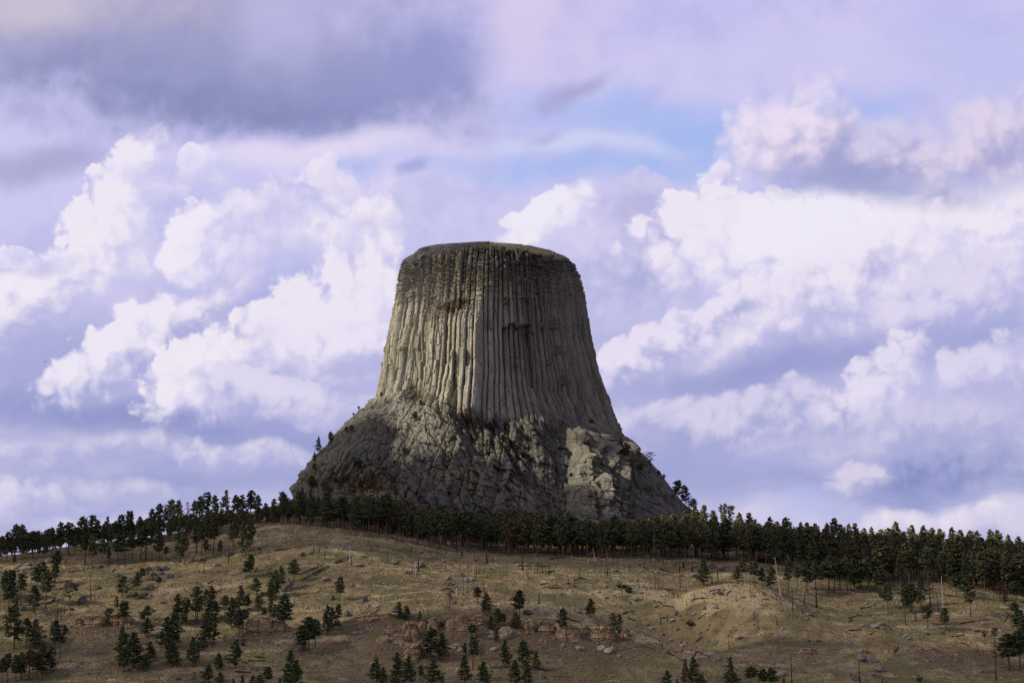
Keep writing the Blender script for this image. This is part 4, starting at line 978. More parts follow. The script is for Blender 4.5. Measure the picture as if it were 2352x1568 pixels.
# distant trees on the rock itself: x, top, bottom in frame units (kind)
ROCKTREES = "874,897,911,r 884,908,926,g 824,928,940,r 811,943,952,r 759,988,1015,r 730,1000,1038,c 721,1035,1060,c 720,1064,1088,r 952,941,966,r 966,915,931,r 929,1023,1043,r 873,1045,1062,r 841,1047,1062,r 815,1052,1076,r 825,1052,1079,r 905,1052,1067,r 850,1059,1070,r 773,1083,1124,r 829,1096,1129,d 849,1076,1131,c 715,1090,1124,r 741,1104,1129,x 796,976,995,r 808,974,996,r 693,1116,1140,c 929,1126,1146,s 915,1112,1141,x 1427,1002,1043,c 1437,1016,1053,r 1453,1052,1073,r 1472,1064,1086,r 1496,1039,1084,x 1482,1048,1063,x 1515,1078,1092,r 1527,1086,1101,r 1558,1095,1157,t 1573,1100,1156,t 1583,1114,1159,g 1594,1132,1167,r"
ROCKSHRUBS = "1124,965,983,o 1153,994,1008,o 1191,981,992,o 1198,1030,1048,o 1293,1018,1031,d 1359,957,969,d 793,1090,1103,o 870,1108,1119,a 812,1121,1131,o 758,1118,1125,d 1312,1082,1091,d 842,1095,1106,g 880,1066,1078,g"
SNAGS = {
 'C': "12,0,90,b 78,0,85,b 138,20,160,b 212,95,160,g 425,0,190,w 440,115,228,b 665,0,65,b 735,0,60,b 855,75,210,b 893,85,150,g 945,90,140,g 1010,85,165,g 1122,0,80,b 1137,145,310,g 1173,200,360,w 1204,125,300,B 1270,0,65,b 1348,50,110,b 1415,30,60,b 1520,0,100,b 1640,0,90,b 1693,50,115,b 1705,30,120,b 1775,80,270,g 1830,190,310,w 1842,90,165,g 1862,150,190,b 1668,195,340,b 1698,235,310,g 1863,245,365,b 1897,260,330,b 1940,220,335,b,-14 1640,280,480,g 1642,390,560,w 1718,310,575,g 1633,400,480,b 1763,465,555,b 1833,360,510,g 1965,395,560,b,10 1985,70,205,b 753,145,165,b 725,1215,1290,b,12",
 'D': "128,80,205,b 138,75,210,b 207,125,225,b 15,150,185,b 293,245,350,g 322,250,345,g 360,265,345,b 535,110,285,b 550,120,290,b 585,200,340,g 603,265,370,b 633,190,295,b 677,275,315,b 712,190,310,b 775,180,325,b,4 847,185,340,b 932,385,460,b 815,390,440,g 1075,330,490,b,7 1131,370,480,b 1192,268,340,b 1425,280,355,g 1290,145,195,W 1360,190,265,b,-11 1510,120,345,b,4 1545,60,400,g,7 1480,190,325,g 1435,100,205,b 1570,110,180,b 1625,90,200,b 1762,200,292,b 1640,385,480,b,9 1675,320,590,g 1847,380,425,B 1865,310,510,g 1980,525,575,b 728,560,665,B 355,455,500,b 608,620,655,b 1050,497,512,b 1114,500,530,b 1130,570,740,g,-8 160,400,470,g 1365,40,190,w,6",
 'E': "7,60,190,b 150,90,210,b 210,80,150,b 253,100,160,b 335,70,310,b,-3 480,205,305,b 487,205,300,b 700,320,430,b 715,345,430,b 750,375,420,b 778,210,415,b,5 1115,330,380,w 568,375,415,w 62,270,495,g,4 90,280,490,g,-9 345,340,475,b 372,330,485,g 268,510,605,b 322,530,600,b,4 505,525,590,g 980,545,645,b 1140,450,545,b 1435,550,625,b 1490,630,675,B 1625,570,745,b 1757,500,670,b,-4 1895,470,710,B 1732,705,785,b 1860,735,825,b 1490,150,585,w,8 1550,460,560,g 1450,795,920,b,8 1230,860,945,b 905,1070,1185,b,5 895,1020,1040,B 122,755,895,b 195,780,880,b,-6 365,800,860,g 275,710,760,g 140,1115,1185,b 1615,1230,1575,b 1945,900,980,g,-14 1915,740,770,b 410,430,540,g",
 'F': "112,1335,1575,b,3 22,1425,1500,b 335,1490,1580,b 1463,1180,1540,b 1213,1350,1480,g 1143,1045,1105,b 665,855,955,B 935,520,850,w 890,700,865,b,4 1388,640,835,g 1265,740,840,g",
 'B': "613,155,320,b 890,90,225,b 970,185,240,b 1090,60,150,b 1360,105,135,b 1865,0,80,b 485,130,190,b 1640,560,680,g 397,10,225,g",
 'A': "625,580,930,g 650,640,855,b 695,700,855,b 730,680,775,b 1035,320,620,b,3 1075,470,665,g 800,700,800,b 1265,535,585,b 805,1290,1330,B",
}
LOGS = {
 'A': "155,315,310,262 250,300,390,270 940,278,1110,255 600,640,720,480 540,660,730,605 1560,620,1690,560 1280,310,1315,265 1580,615,1720,618 180,270,260,210",
 'B': "730,550,865,490 1090,585,1140,560 540,430,600,480 660,450,710,410 1700,335,1900,255 1650,305,1715,285 1415,70,1600,40 1750,385,1870,330 1190,310,1225,260 1240,30,1275,70 1200,1275,1300,1285 1110,1320,1310,1322 970,1440,1150,1450 1050,1335,1115,1355",
 'C': "0,330,180,235 20,345,200,240 250,200,420,130 270,215,440,140 640,850,760,725 560,140,635,150 930,225,1005,185 1060,320,1220,345 0,275,130,225",
 'D': "680,235,850,250 790,300,915,305 830,320,910,300 850,160,1040,150 1400,165,1490,135 1160,205,1255,230,g 1130,400,1215,380 740,455,825,440 165,265,225,290 850,490,1000,490 1190,370,1300,400 1680,785,1800,745 1070,850,1200,885 1750,840,1830,875 1915,250,1975,295 1870,240,1950,180 700,1400,830,1435",
 'E': "110,270,280,330 75,160,110,190 270,240,300,215 710,570,830,500 870,570,915,525 680,530,785,510 990,435,1060,465 500,615,655,605 520,1105,595,1045 105,1095,290,1065 190,1215,380,1330 520,1215,690,1285 500,1270,530,1215 550,850,650,780 40,640,140,680 150,700,270,715 1280,545,1340,580 1280,620,1360,625",
 'F': "0,925,130,895 0,965,30,940 210,1090,360,1020 110,835,270,800 1110,980,1400,945 1020,1115,1145,1100 905,690,1120,720 455,1265,495,1205 1115,1175,1200,1200 1550,960,1590,890 0,1050,120,1045",
}
BOULDERS = {
 'A': "545,185,80,60 320,215,80,30 250,310,80,40 765,305,45,22,p 1320,340,75,45,d 930,630,130,80,d 1110,480,70,50,d 1545,560,60,50,d 1840,640,75,55 380,865,60,60 680,910,50,50 805,920,45,30 965,1000,45,18,p 1190,1060,40,30,p 530,290,50,25 1710,580,45,45 730,185,50,30 870,1375,50,22 1130,1450,35,18,d 1010,1460,40,25,d 1525,1425,50,30 265,730,70,45,d 1700,480,110,70,d 1690,280,90,50,d 1780,265,100,60,d 1870,270,110,45,d 1740,330,100,50,d 1830,320,90,45,d 1900,355,110,60,d 1800,390,70,50,d 1680,320,70,45,d 1940,350,60,40,d 1750,385,80,40,d 1140,250,70,40,d 1210,235,60,25,d 1330,230,40,20,d 1480,260,60,25",
 'B': "325,355,55,40 760,290,65,45 755,220,90,50 805,405,35,25 1570,425,75,85,t 1690,465,80,40 1545,560,80,45,d 1570,500,120,70,d 1780,460,60,30 1735,105,100,40,d 1830,95,70,35,d 1695,1170,170,100,d 1590,1045,70,40 1535,1040,50,40 1450,1055,50,25 1600,975,60,25 970,1015,50,25,p 1270,560,60,50,d 310,175,80,45,d 600,165,60,35,d 900,105,110,60,d 1070,380,40,25 940,330,80,40 1800,200,35,30 1900,210,40,25 1780,715,40,35 30,740,70,45,d 680,1155,40,22 1300,1385,40,22 320,1520,60,35,d 1790,1390,40,15,d 1470,1230,30,30 1980,380,60,50",
 'C': "225,600,65,55,d 600,620,65,55,d 630,680,60,55 720,700,80,45 400,785,80,60,d 670,850,80,45 487,1005,75,45 530,1055,50,25 150,385,100,55 525,215,130,45 1240,225,110,70,d 1545,375,90,45 1465,500,80,35 1690,340,60,50 1760,400,60,60 1830,390,60,50 1600,655,100,40,d 1490,180,50,30 1400,230,40,25 1235,85,60,25,d 1420,90,50,20,d 1675,130,50,25 600,310,60,25 760,425,50,25 820,440,60,30 460,465,50,30,d 685,1360,60,45,p 1680,1190,60,60,p 1640,1150,150,80,s 960,660,40,30 380,30,100,50,d 50,520,70,30 1745,595,50,20",
 'D': "945,112,80,35 1330,105,90,45 490,225,70,50 590,225,90,30 740,300,40,25 1030,430,60,35 1490,470,50,40 1825,615,80,70 1770,665,40,25,d 1400,530,60,20,p 1190,765,50,35 390,600,45,22 495,505,50,22 600,770,110,60,d 690,735,45,25 780,845,50,30 995,1140,75,40,s 1200,1175,100,60,p 1440,1180,85,55,p 1510,1205,105,70,p 1570,1185,60,45,p 1215,1310,60,40 205,1185,80,35,p 180,1050,90,45,p 360,1010,180,150,s 185,985,60,45,s 1940,895,60,40 1500,600,50,18,d 570,380,70,25 800,470,60,30 1480,310,70,30,d 1600,290,80,30 1900,290,60,30 1895,540,50,35 770,1490,80,55,d 1635,1255,50,30 1820,1190,50,20,p",
 'E': "505,240,80,40 710,240,80,60,d 820,245,110,60 830,280,60,50,d 700,300,80,25,d 515,345,80,45 340,340,80,35 20,290,50,25 90,305,60,30 210,490,110,30 800,550,130,55 840,505,50,35 1075,585,70,28 1170,585,60,35 480,635,40,50 745,705,110,50 615,725,65,40 75,695,60,40 145,825,70,30 245,855,65,45 295,790,55,50,d 500,780,60,40 490,895,60,40 560,1003,55,35 650,968,50,35 1030,1055,75,50 735,1100,70,60 715,1230,100,50,p 770,1300,80,35 80,1110,45,30,p 240,1080,50,30 300,955,50,40 25,940,60,40 150,1020,55,30 410,1105,45,22 365,1140,50,35 465,1180,50,25 360,1195,40,25 125,1140,50,35 735,770,50,35 855,820,50,25 1185,905,35,35 970,970,60,22 1125,1135,35,18,p 1440,1170,35,18,p 1505,950,55,40 1505,1060,45,30 1390,1340,60,40 1255,1315,45,20 1500,1465,130,65 1815,785,85,45 1780,840,40,40 1810,1085,60,30,d 1920,1090,80,22 855,1490,60,50,d 850,1370,45,35 1170,790,45,25 980,230,50,30 930,290,50,25 172,95,24,13,p",
 'F': "270,1005,80,55 330,980,90,45 325,1025,55,25 175,1000,60,35 565,1110,60,50 600,1130,50,30 150,1245,90,55 125,1320,90,75 235,1340,85,60 320,1430,110,70 75,1515,90,50,d 240,1480,60,35 1265,1045,80,35 1335,975,50,35 195,890,50,25,d 405,1030,40,20,d 1310,1455,70,30 930,1075,50,25,d 770,1075,70,30,d 175,775,50,25",
}
# sandstone outcrops: crop, left, right, top, bottom, layers, cracks, label
LEDGES = [
 ('A', 845, 935, 845, 925, 3, 2, 'small rounded tan sandstone block at the left end of the far-left outcrop'),
 ('A', 960, 1195, 805, 935, 5, 3, 'large tan sandstone ledge with a smooth bulging face, in the far-left outcrop'),
 ('A', 1225, 1480, 800, 915, 6, 7, 'low broken band of tan strata trailing right from the far-left outcrop'),
 ('B', 1105, 1400, 815, 1000, 4, 3, 'undercut sandstone ledge with a flat cap and a dark hollow beneath, among pines'),
 ('B', 1375, 1565, 870, 985, 5, 3, 'stack of rounded sandstone slabs right of the undercut ledge with the dark hollow'),
 ('C', 735, 1075, 1005, 1118, 3, 3, 'long low sandstone block with a pale squared recess, left of the sandstone pillar'),
 ('C', 1070, 1222, 885, 1090, 5, 1, 'tall sandstone pillar of stacked lumps at the left end of the main outcrop'),
 ('C', 1230, 1308, 850, 945, 3, 1, 'squat sandstone block between the tall pillar and the big square block'),
 ('C', 1305, 1440, 845, 1000, 4, 2, 'big square sandstone block beside the left end of the long tan wall'),
 ('C', 1515, 1790, 800, 970, 4, 4, 'left half of the long tan sandstone wall, with a smooth unbroken face'),
 ('C', 1788, 2010, 810, 945, 4, 4, 'right half of the long tan sandstone wall, cut by upright cracks'),
 ('C', 1040, 1250, 1112, 1285, 4, 3, 'jumbled sandstone lump with a cave-like opening below the tall pillar'),
 ('C', 480, 900, 790, 850, 4, 9, 'thin broken line of pale strata uphill and left of the tall pillar'),
 ('C', 860, 1015, 885, 930, 3, 4, 'short thin ledge of pale strata just left of the tall pillar top'),
 ('D', 575, 700, 865, 1000, 4, 2, 'upright tan sandstone block standing between the long wall and the ochre cliffs'),
 ('D', 730, 920, 885, 1000, 5, 5, 'dark crumbling band of strata left of the ochre cliffs'),
 ('D', 935, 1200, 930, 1090, 3, 2, 'left of the two big ochre sandstone cliffs, with an overhanging lip'),
 ('D', 1300, 1580, 955, 1108, 3, 2, 'right of the two big ochre sandstone cliffs, sloping down to the right'),
 ('D', 1195, 1305, 925, 985, 3, 3, 'thin lip of sandstone bridging the gap between the two ochre cliffs'),
 ('D', 1640, 1760, 985, 1085, 4, 3, 'small dark sandstone face beyond the right end of the ochre cliffs'),
 ('E', 1700, 1900, 1180, 1240, 4, 6, 'low orange crumbling ledge on the open slope right of the grassy hump'),
 ('F', 990, 1105, 1262, 1300, 2, 2, 'pale flat slab of sandstone on the open slope at far right'),
 ('F', 600, 900, 1232, 1268, 3, 8, 'thin line of brown strata left of the pale flat slab at far right'),
 ('F', 1140, 1450, 1235, 1262, 3, 8, 'thin pale line of strata right of the flat slab at far right'),
 ('F', 1440, 1520, 1285, 1318, 2, 2, 'small tan sandstone step beside the tall burnt pole at far right'),
]
# ------------------------------------------------------------------ labels
LAND = [(213, 1415, 'the far-left outcrop'), (352, 1322, 'the dark boulder pile'), (600, 1435, 'the undercut ledge'), (687, 1484, 'the big dark slab'), (552, 1425, 'the pine grove') if False else (667, 1318, 'the pointed dark rock'),
        (935, 1450, 'the sandstone pillar'), (1060, 1432, 'the long tan wall'), (1350, 1455, 'the ochre cliffs'), (1163, 1455, 'the leaning boulder'), (1637, 1500, 'the white boulder'), (1443, 1352, 'the round bush'),
        (1353, 1286, 'the white stump'), (1655, 1363, 'the grassy hump'), (2030, 1537, 'the far-right boulders'), (2200, 1500, 'the far-right slab'), (790, 1325, 'the pinkish rock'), (980, 1297, 'the thick snag'), (2130, 1430, 'the crest pines'),
        (250, 1545, 'the bright grass strip') if False else (130, 1540, 'the bottom-left clump'), (1800, 1312, 'the great snag'), (560, 1525, 'the bright grass')]
ORD = ['first', 'second', 'third', 'fourth', 'fifth', 'sixth', 'seventh', 'eighth', 'ninth', 'tenth', 'eleventh', 'twelfth', 'thirteenth', 'fourteenth', 'fifteenth', 'sixteenth', 'seventeenth', 'eighteenth', 'nineteenth', 'twentieth'] + ['%dth' % i for i in range(21, 60)]
LABELLED = {}
def want_label(o, look, plural, px, py, prefix=''):
    best = min(LAND, key=lambda l: math.hypot((px - l[0]) * 0.8, (py - l[1]) * 1.25))
    dx, dy = px - best[0], py - best[1]
    if abs(dx) > 1.1 * abs(dy): rel = 'left of' if dx < 0 else 'right of'
    else: rel = 'uphill of' if dy < 0 else 'downhill of'
    LABELLED.setdefault((plural, rel, best[2]), []).append((px, py, look, o))
def write_labels():
    for (plural, rel, land), L in LABELLED.items():
        L.sort(key=lambda r: r[0])
        for i, (px, py, look, o) in enumerate(L):
            if len(L) == 1: o['label'] = '%s, alone %s %s' % (look, rel, land)
            else:
                if i == 0: w_ = 'leftmost'
                elif i == len(L) - 1: w_ = 'rightmost'
                else: w_ = ORD[i] + ' from left'
                o['label'] = '%s, %s of the %s %s %s' % (look, w_, plural, rel, land)

# ------------------------------------------------------------------ ground cover follows the lie of the land
def near_ledge():
    s = np.zeros_like(GZ)
    for c, l, r_, t_, b_, ly, cr, lb in LEDGES:
        x, y = fp(c, (l + r_) / 2, b_); X, Y, Z = hit(x, y)
        wl = (r_ - l) * CROP[c][2] / Q * mpp(Y)
        s = np.maximum(s, np.exp(-((gx - X) / (wl * 0.75 + 5)) ** 2 - ((gy - Y + 9) / 20.0) ** 2))
    return s
def box(A, k):
    for ax_ in (0, 1):
        c = np.cumsum(np.pad(A, [(k + 1, k) if a == ax_ else (0, 0) for a in (0, 1)], mode='edge'), axis=ax_)
        A = (np.take(c, range(2 * k + 1, c.shape[ax_]), ax_) - np.take(c, range(0, c.shape[ax_] - 2 * k - 1), ax_)) / (2 * k + 1)
    return A
sm = box(GZ, 2); lg = box(GZ, 9)
convex = np.clip((sm - lg[:sm.shape[0], :sm.shape[1]]) * 1.6, -1, 1)
slope = np.abs(np.gradient(lg, axis=0) / np.maximum(np.gradient(GY)[:, None], 0.5))
soil = np.clip(near_ledge() * 0.85 + (slope - 0.52) * 0.9, -0.2, 1) - 0.1
hillmask = sst(gy, 1230, 1260) * sst(gy, 1640, 1600)
# bare reddish flank right of the spur, trodden brown patches
for x, y, rx, ry, am in [(1560, 1480, 22, 14, .8), (1640, 1515, 18, 12, .7), (1830, 1390, 14, 10, .7), (480, 1495, 30, 9, .5), (880, 1505, 30, 10, .5), (720, 1400, 25, 12, .35), (300, 1440, 25, 12, .5), (1250, 1540, 18, 6, .7), (2180, 1500, 40, 10, .4), (700, 1470, 25, 10, .4), (120, 1420, 30, 20, .4)]:
    X, Y, Z = hit(x, y); soil = np.maximum(soil, am * np.exp(-((gx - X) / rx) ** 2 - ((gy - Y) / ry) ** 2))
straw = (convex + 0.9 * np.clip(fbm(gx / 75, gy / 8, 33, 3) - 0.12, 0, 1) + 0.35 * fbm(gx / 60, gy / 40, 35, 3)) * hillmask
for x, y, rx, ry, am in [(470, 1535, 22, 5, .75), (150, 1530, 26, 6, .5), (1000, 1345, 40, 14, .45), (1320, 1400, 26, 5, .7), (1650, 1340, 16, 5, .2), (520, 1290, 22, 4, .6), (950, 1250, 30, 6, .5), (1250, 1310, 30, 4, .5), (2100, 1420, 22, 6, .55), (2250, 1545, 30, 5, .5), (1900, 1405, 20, 5, .45)]:
    X, Y, Z = hit(x, y); straw = straw + am * np.exp(-((gx - X) / rx) ** 2 - ((gy - Y) / ry) ** 2)
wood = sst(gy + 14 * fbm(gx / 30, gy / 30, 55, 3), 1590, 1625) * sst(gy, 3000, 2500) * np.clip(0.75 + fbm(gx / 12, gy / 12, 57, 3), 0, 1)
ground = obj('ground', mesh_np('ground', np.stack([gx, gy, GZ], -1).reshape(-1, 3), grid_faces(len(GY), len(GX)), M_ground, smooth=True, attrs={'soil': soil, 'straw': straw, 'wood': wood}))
ground['kind'] = 'structure'

# ------------------------------------------------------------------ sandstone
for i, (c, l, r_, t_, b_, ly, cr, lb) in enumerate(LEDGES):
    x, y = fp(c, (l + r_) / 2, b_)
    X, Y, Z = hit(x, y)
    k = CROP[c][2] / Q * mpp(Y)
    wd, ht = (r_ - l) * k, (b_ - t_) * k
    dp = min(max(ht * 0.9, 2.2), 7.0)
    o = obj('sandstone_ledge', ledge_mesh(40 + i, wd * 1.10, ht * 1.0 + 0.8, dp, max(2, ly - 1), max(1, cr * 0.7), thin=ht < 4, round_=0.6), loc=(X, Y + dp * 0.6, Z - 0.8))
    zl_ = gz(X + 0.42 * wd, Y) - gz(X - 0.42 * wd, Y)
    o.rotation_euler = (R(-3), -math.atan2(zl_, 0.84 * wd) * 0.7, rnd.uniform(-0.12, 0.12) - R(4))
    tag(o, lb, 'rock outcrop', 'sandstone outcrops on the hillside')

# ------------------------------------------------------------------ boulders
LOOKB = {'g': 'grey boulder', 'd': 'dark grey boulder', 'p': 'pale boulder', 's': 'tan sandstone boulder', 't': 'pointed dark rock'}
KEEPOUT = []
for c in BOULDERS:
    for i, ent in enumerate(BOULDERS[c].split()):
        a = ent.split(','); x, y, wd, ht = map(float, a[:4]); kd = a[4] if len(a) > 4 else 'g'
        fx, fyy = fp(c, x, y + ht * 0.42); X, Y, Z = hit(fx, fyy)
        k = CROP[c][2] / Q * mpp(Y); wd *= k * 1.16; ht *= k * 1.10
        ms = ROCKS[kd]; o = obj('boulder', ms[(i * 7 + len(c)) % len(ms)], rz=rnd.uniform(0, 6.28))
        dpt = wd * rnd.uniform(0.75, 1.05); hh = ht * 1.22
        if kd == 't': o.rotation_euler = (0, 0, 0.5); hh = ht * 1.2
        o.scale = (wd * 1.05, dpt * 1.05, hh)
        o.location = (X, Y + dpt * 0.3, Z + hh * 0.26 - (0.0 if kd != 't' else -0.1 * hh))
        o.rotation_euler = (rnd.uniform(-.18, .18), rnd.uniform(-.2, .2), rnd.uniform(0, 6.28) if kd != 't' else 0.5)
        tag(o, None, 'boulder', 'boulders scattered on the burnt hillside')
        lk = LOOKB[kd]
        if wd > 6 and kd != 't': lk = 'huge ' + lk
        elif wd < 2.6: lk = 'small ' + lk
        elif ht < 0.42 * wd: lk = 'flat ' + lk
        if kd == 't': o['label'] = 'pointed dark rock standing upright beside a lone round-crowned pine'
        elif c == 'B' and x == 1695: o['label'] = 'big dark slab lying tilted on the slope below three pines'
        elif c == 'E' and x == 715: o['label'] = 'big white boulder with a flat top in the stony gully'
        elif c == 'D' and x == 360: o['label'] = 'leaning tan sandstone boulder, largest in the rubble below the long wall'
        elif c == 'E' and x == 172: o['label'] = 'small white rock at the dark forest edge right of the bleached stump'
        else: want_label(o, lk, 'boulders', fx, fyy)

# ------------------------------------------------------------------ snags
SNAG = {}
for kd, mt in (('b', M_char), ('g', M_greyw), ('w', M_whitew)):
    for v in range(4): SNAG[kd, v] = snag_mesh(60 + v * 5 + ord(kd), 10.0, 0.17, mt, stubs=(0, 2, 5, 3)[v] if kd == 'b' else (3, 7, 10, 5)[v])
LOOKS = {'b': 'charred pole', 'g': 'grey trunk', 'w': 'bleached trunk', 'W': 'bleached stump', 'B': 'thick charred trunk'}
for c in SNAGS:
    for i, ent in enumerate(SNAGS[c].split()):
        a = ent.split(','); x, t_, b_ = map(float, a[:3]); kd = a[3]; ln = float(a[4]) if len(a) > 4 else rnd.uniform(-2, 2)
        fx, fyy = fp(c, x, b_); X, Y, Z = hit(fx, fyy)
        H = (b_ - t_) * CROP[c][2] / Q * mpp(Y) * 1.02
        thick = 1.55 * {'B': 1.6, 'W': 2.0}.get(kd, 1.0) * (0.8 + 0.25 * min(1.6, H / 8)) * 1.18
        kk = {'B': 'b', 'W': 'w'}.get(kd, kd)
        o = obj('burnt_snag' if kk == 'b' else 'dead_snag', SNAG[kk, (0 if kd in 'BW' else i % 4)], loc=(X, Y, Z - 0.15))
        o.scale = (thick, thick, H / 10.0)
        L0 = (x + math.tan(R(ln)) * 0) 
        o.rotation_euler = (0, R(-ln), rnd.uniform(0, 0.4))
        tag(o, None, 'dead tree', 'dead trunks left by the fire')
        lk = LOOKS[kd]
        if kd not in 'WB':
            lk = ('leaning ' if abs(ln) > 3 else ('tall ' if H > 8 else ('short ' if H < 4 else ''))) + lk
        if kd == 'W': o['label'] = 'thick bleached white stump standing just below the dark forest edge'
        elif c == 'E' and x == 1490 and kd == 'w': o['label'] = 'great white leaning snag, tallest dead trunk right of the grassy hump'
        else: want_label(o, lk, 'dead trunks', fx, fyy)

# ------------------------------------------------------------------ fallen logs
def log_mesh(seed, mat):
    rs = np.random.RandomState(seed); V, F = [], []
    n = 6; pts = [((k / n - 0.5) * 10.0, rs.normal() * 0.10, rs.normal() * 0.05) for k in range(n + 1)]
    tube(V, F, pts, [0.26 * (1 - 0.6 * k / n) for k in range(n + 1)], 6)
    for i in range(5):
        x = rs.uniform(-2.5, 4.8); a = rs.uniform(-0.5, 3.6); L = rs.uniform(0.4, 1.5)
        tube(V, F, [(x, 0, 0), (x + L * 0.4, math.cos(a) * L, abs(math.sin(a)) * L)], [0.07, 0.025], 4)
    return mesh_np('fallen_log', V, F, mat, smooth=True)
LOGM = [log_mesh(20 + i, M_char) for i in range(4)]; LOGG = [log_mesh(30, M_greyw)]
for c in LOGS:
    for i, ent in enumerate(LOGS[c].split()):
        a = ent.split(','); x1, y1, x2, y2 = map(float, a[:4])
        p1, p2 = Vector(hit(*fp(c, x1, y1))), Vector(hit(*fp(c, x2, y2)))
        d = p2 - p1
        if d.length > 26: d = d * (26 / d.length); p2 = p1 + d
        p2.z = float(gz(p2.x, p2.y)); d = p2 - p1
        o = obj('fallen_log', (LOGG if len(a) > 4 else LOGM)[i % (1 if len(a) > 4 else 4)], loc=(p1 + p2) / 2 + Vector((0, 0, 0.42)))
        q = d.to_track_quat('X', 'Z'); o.rotation_euler = q.to_euler(); o.scale = (d.length / 10.0, 1.9, 1.9)
        tag(o, None, 'log', 'fallen logs on the burnt hillside')
        L_ = d.length; lk = ('long ' if L_ > 12 else ('short ' if L_ < 5 else '')) + ('pale grey log' if len(a) > 4 else 'charred log')
        fx, fyy = fp(c, (x1 + x2) / 2, (y1 + y2) / 2); want_label(o, lk, 'fallen logs', fx, fyy)

# ------------------------------------------------------------------ pines on the hillside
KIND = {'c': ['cone0', 'cone1', 'cone2', 'cone3'], 'r': ['round0', 'round1', 'round2', 'round3'], 't': ['tall0', 'tall1', 'tall2'], 'f': ['flat0', 'flat1'], 's': ['slim0', 'slim1'], 'x': ['sparse0'], 'd': ['red0'], 'g': ['grey0']}
LOOKP = {'c': 'conical pine', 'r': 'round-crowned pine', 't': 'narrow long-trunked pine', 'f': 'flat-topped pine', 's': 'slim young pine', 'x': 'thin-crowned pine', 'd': 'rust-brown dead pine', 'g': 'bare grey pine'}
for c in PINES:
    for i, ent in enumerate(PINES[c].split()):
        a = ent.split(','); x, t_, b_, wd = map(float, a[:4]); kd = a[4]
        fx, fyy = fp(c, x, b_)
        X, Y, Z = hit(fx, fyy)
        k = CROP[c][2] / Q * mpp(Y)
        H = (b_ - t_) * k
        o = plant_pine(KIND[kd][i % len(KIND[kd])], X, Y, Z - 0.2, H * 1.03, wd * k * 1.12, lean=0.10 if kd == 'x' else rnd.uniform(-0.02, 0.02), leandir=1.0)
        tag(o, None, 'pine tree', 'pines scattered over the hillside')
        lk = LOOKP[kd]
        if H > 21 and kd != 't': lk = 'tall ' + lk
        elif H < 9 and kd not in 's': lk = 'small ' + lk
        want_label(o, lk, 'pines', fx, fyy)
BUSH = [('D', 1750, 455, 545, 80, 'o', 'round olive bush standing on the open slope below the forest'), ('D', 1660, 440, 485, 120, 'd', 'low dark bush just left of the round olive bush'),
        ('D', 1430, 905, 965, 110, 'd', 'dark spreading bush on top of the right ochre cliff'), ('D', 1505, 930, 1020, 90, 'd', 'dark bush hanging over the right end of the ochre cliffs'), ('D', 735, 945, 990, 60, 'o', 'small olive bush beside the upright tan block'),
        ('C', 1480, 840, 925, 80, 'd', 'dark bush in the cleft left of the long tan wall'), ('C', 1640, 770, 840, 110, 'g', 'grey leafless bush on top of the long tan wall'), ('C', 1110, 1110, 1160, 90, 'd', 'low dark bush on the jumbled lump with the opening'),
        ('C', 290, 865, 915, 80, 'd', 'low dark bush at the foot of a thin pine near mid slope'), ('B', 1060, 1090, 1150, 60, 'g', 'grey leafless bush below the undercut ledge'), ('A', 1800, 350, 420, 60, 'd', 'dark bush growing among the dark boulder pile'), ('A', 820, 700, 745, 60, 'g', 'grey leafless bush above the far-left outcrop'),
        ('E', 455, 850, 925, 90, 'd', 'dark bush in the bottom of the stony gully'), ('F', 705, 1490, 1560, 60, 'd', 'small dark bush at the bottom edge right of the gully'), ('E', 1340, 130, 200, 330, 'g', 'wide thicket of grey twigs at the forest edge behind the hump')]
for i, (c, x, t_, b_, wd, kd, lb) in enumerate(BUSH):
    X, Y, Z = hit(*fp(c, x, b_)); k = CROP[c][2] / Q * mpp(Y)
    tag(plant_shrub(kd, (X, Y, Z - 0.1), wd * k, (b_ - t_) * k, i), lb, 'bush', 'bushes')
SHADE_CLOUDS = [(1, -1370.0, 885.0, 780, 125, 1000, 0.46, 'broad unseen cloud added to shade the lower slope'),  # out-of-view clouds added between sun and scene to shape the light
          (4, -1330.0, 1100.0, 780, 100, 1000, 0.72, 'thin ragged unseen cloud added to shade the upper slope'),
          (5, -1250.0, 1282.0, 760, 96, 1000, 0.42, 'unseen cloud added to shade the forest'),
          (2, -1480.0, 1470.0, 385, 90, 1000, 0.34, 'thin unseen cloud added to shade the foot of the tower', 40),
          (8, -1160.0, 1540.0, 105, 38, 1000, 0.34, 'small unseen cloud added to shade the foot of the tower', 25),
          (7, -1300.0, 1640.0, 140, 72, 1000, 0.42, 'thin unseen cloud added to shade the left shoulder of the tower', 40),
          (6, -925.0, 1606.0, 68, 22, 1000, 0.35, 'shred of unseen cloud added to shade the right face of the tower', 20),
          (3, -765.0, 1745.0, 165, 92, 1000, 0.66, 'thin unseen cloud added to shade the top of the tower', 40)]

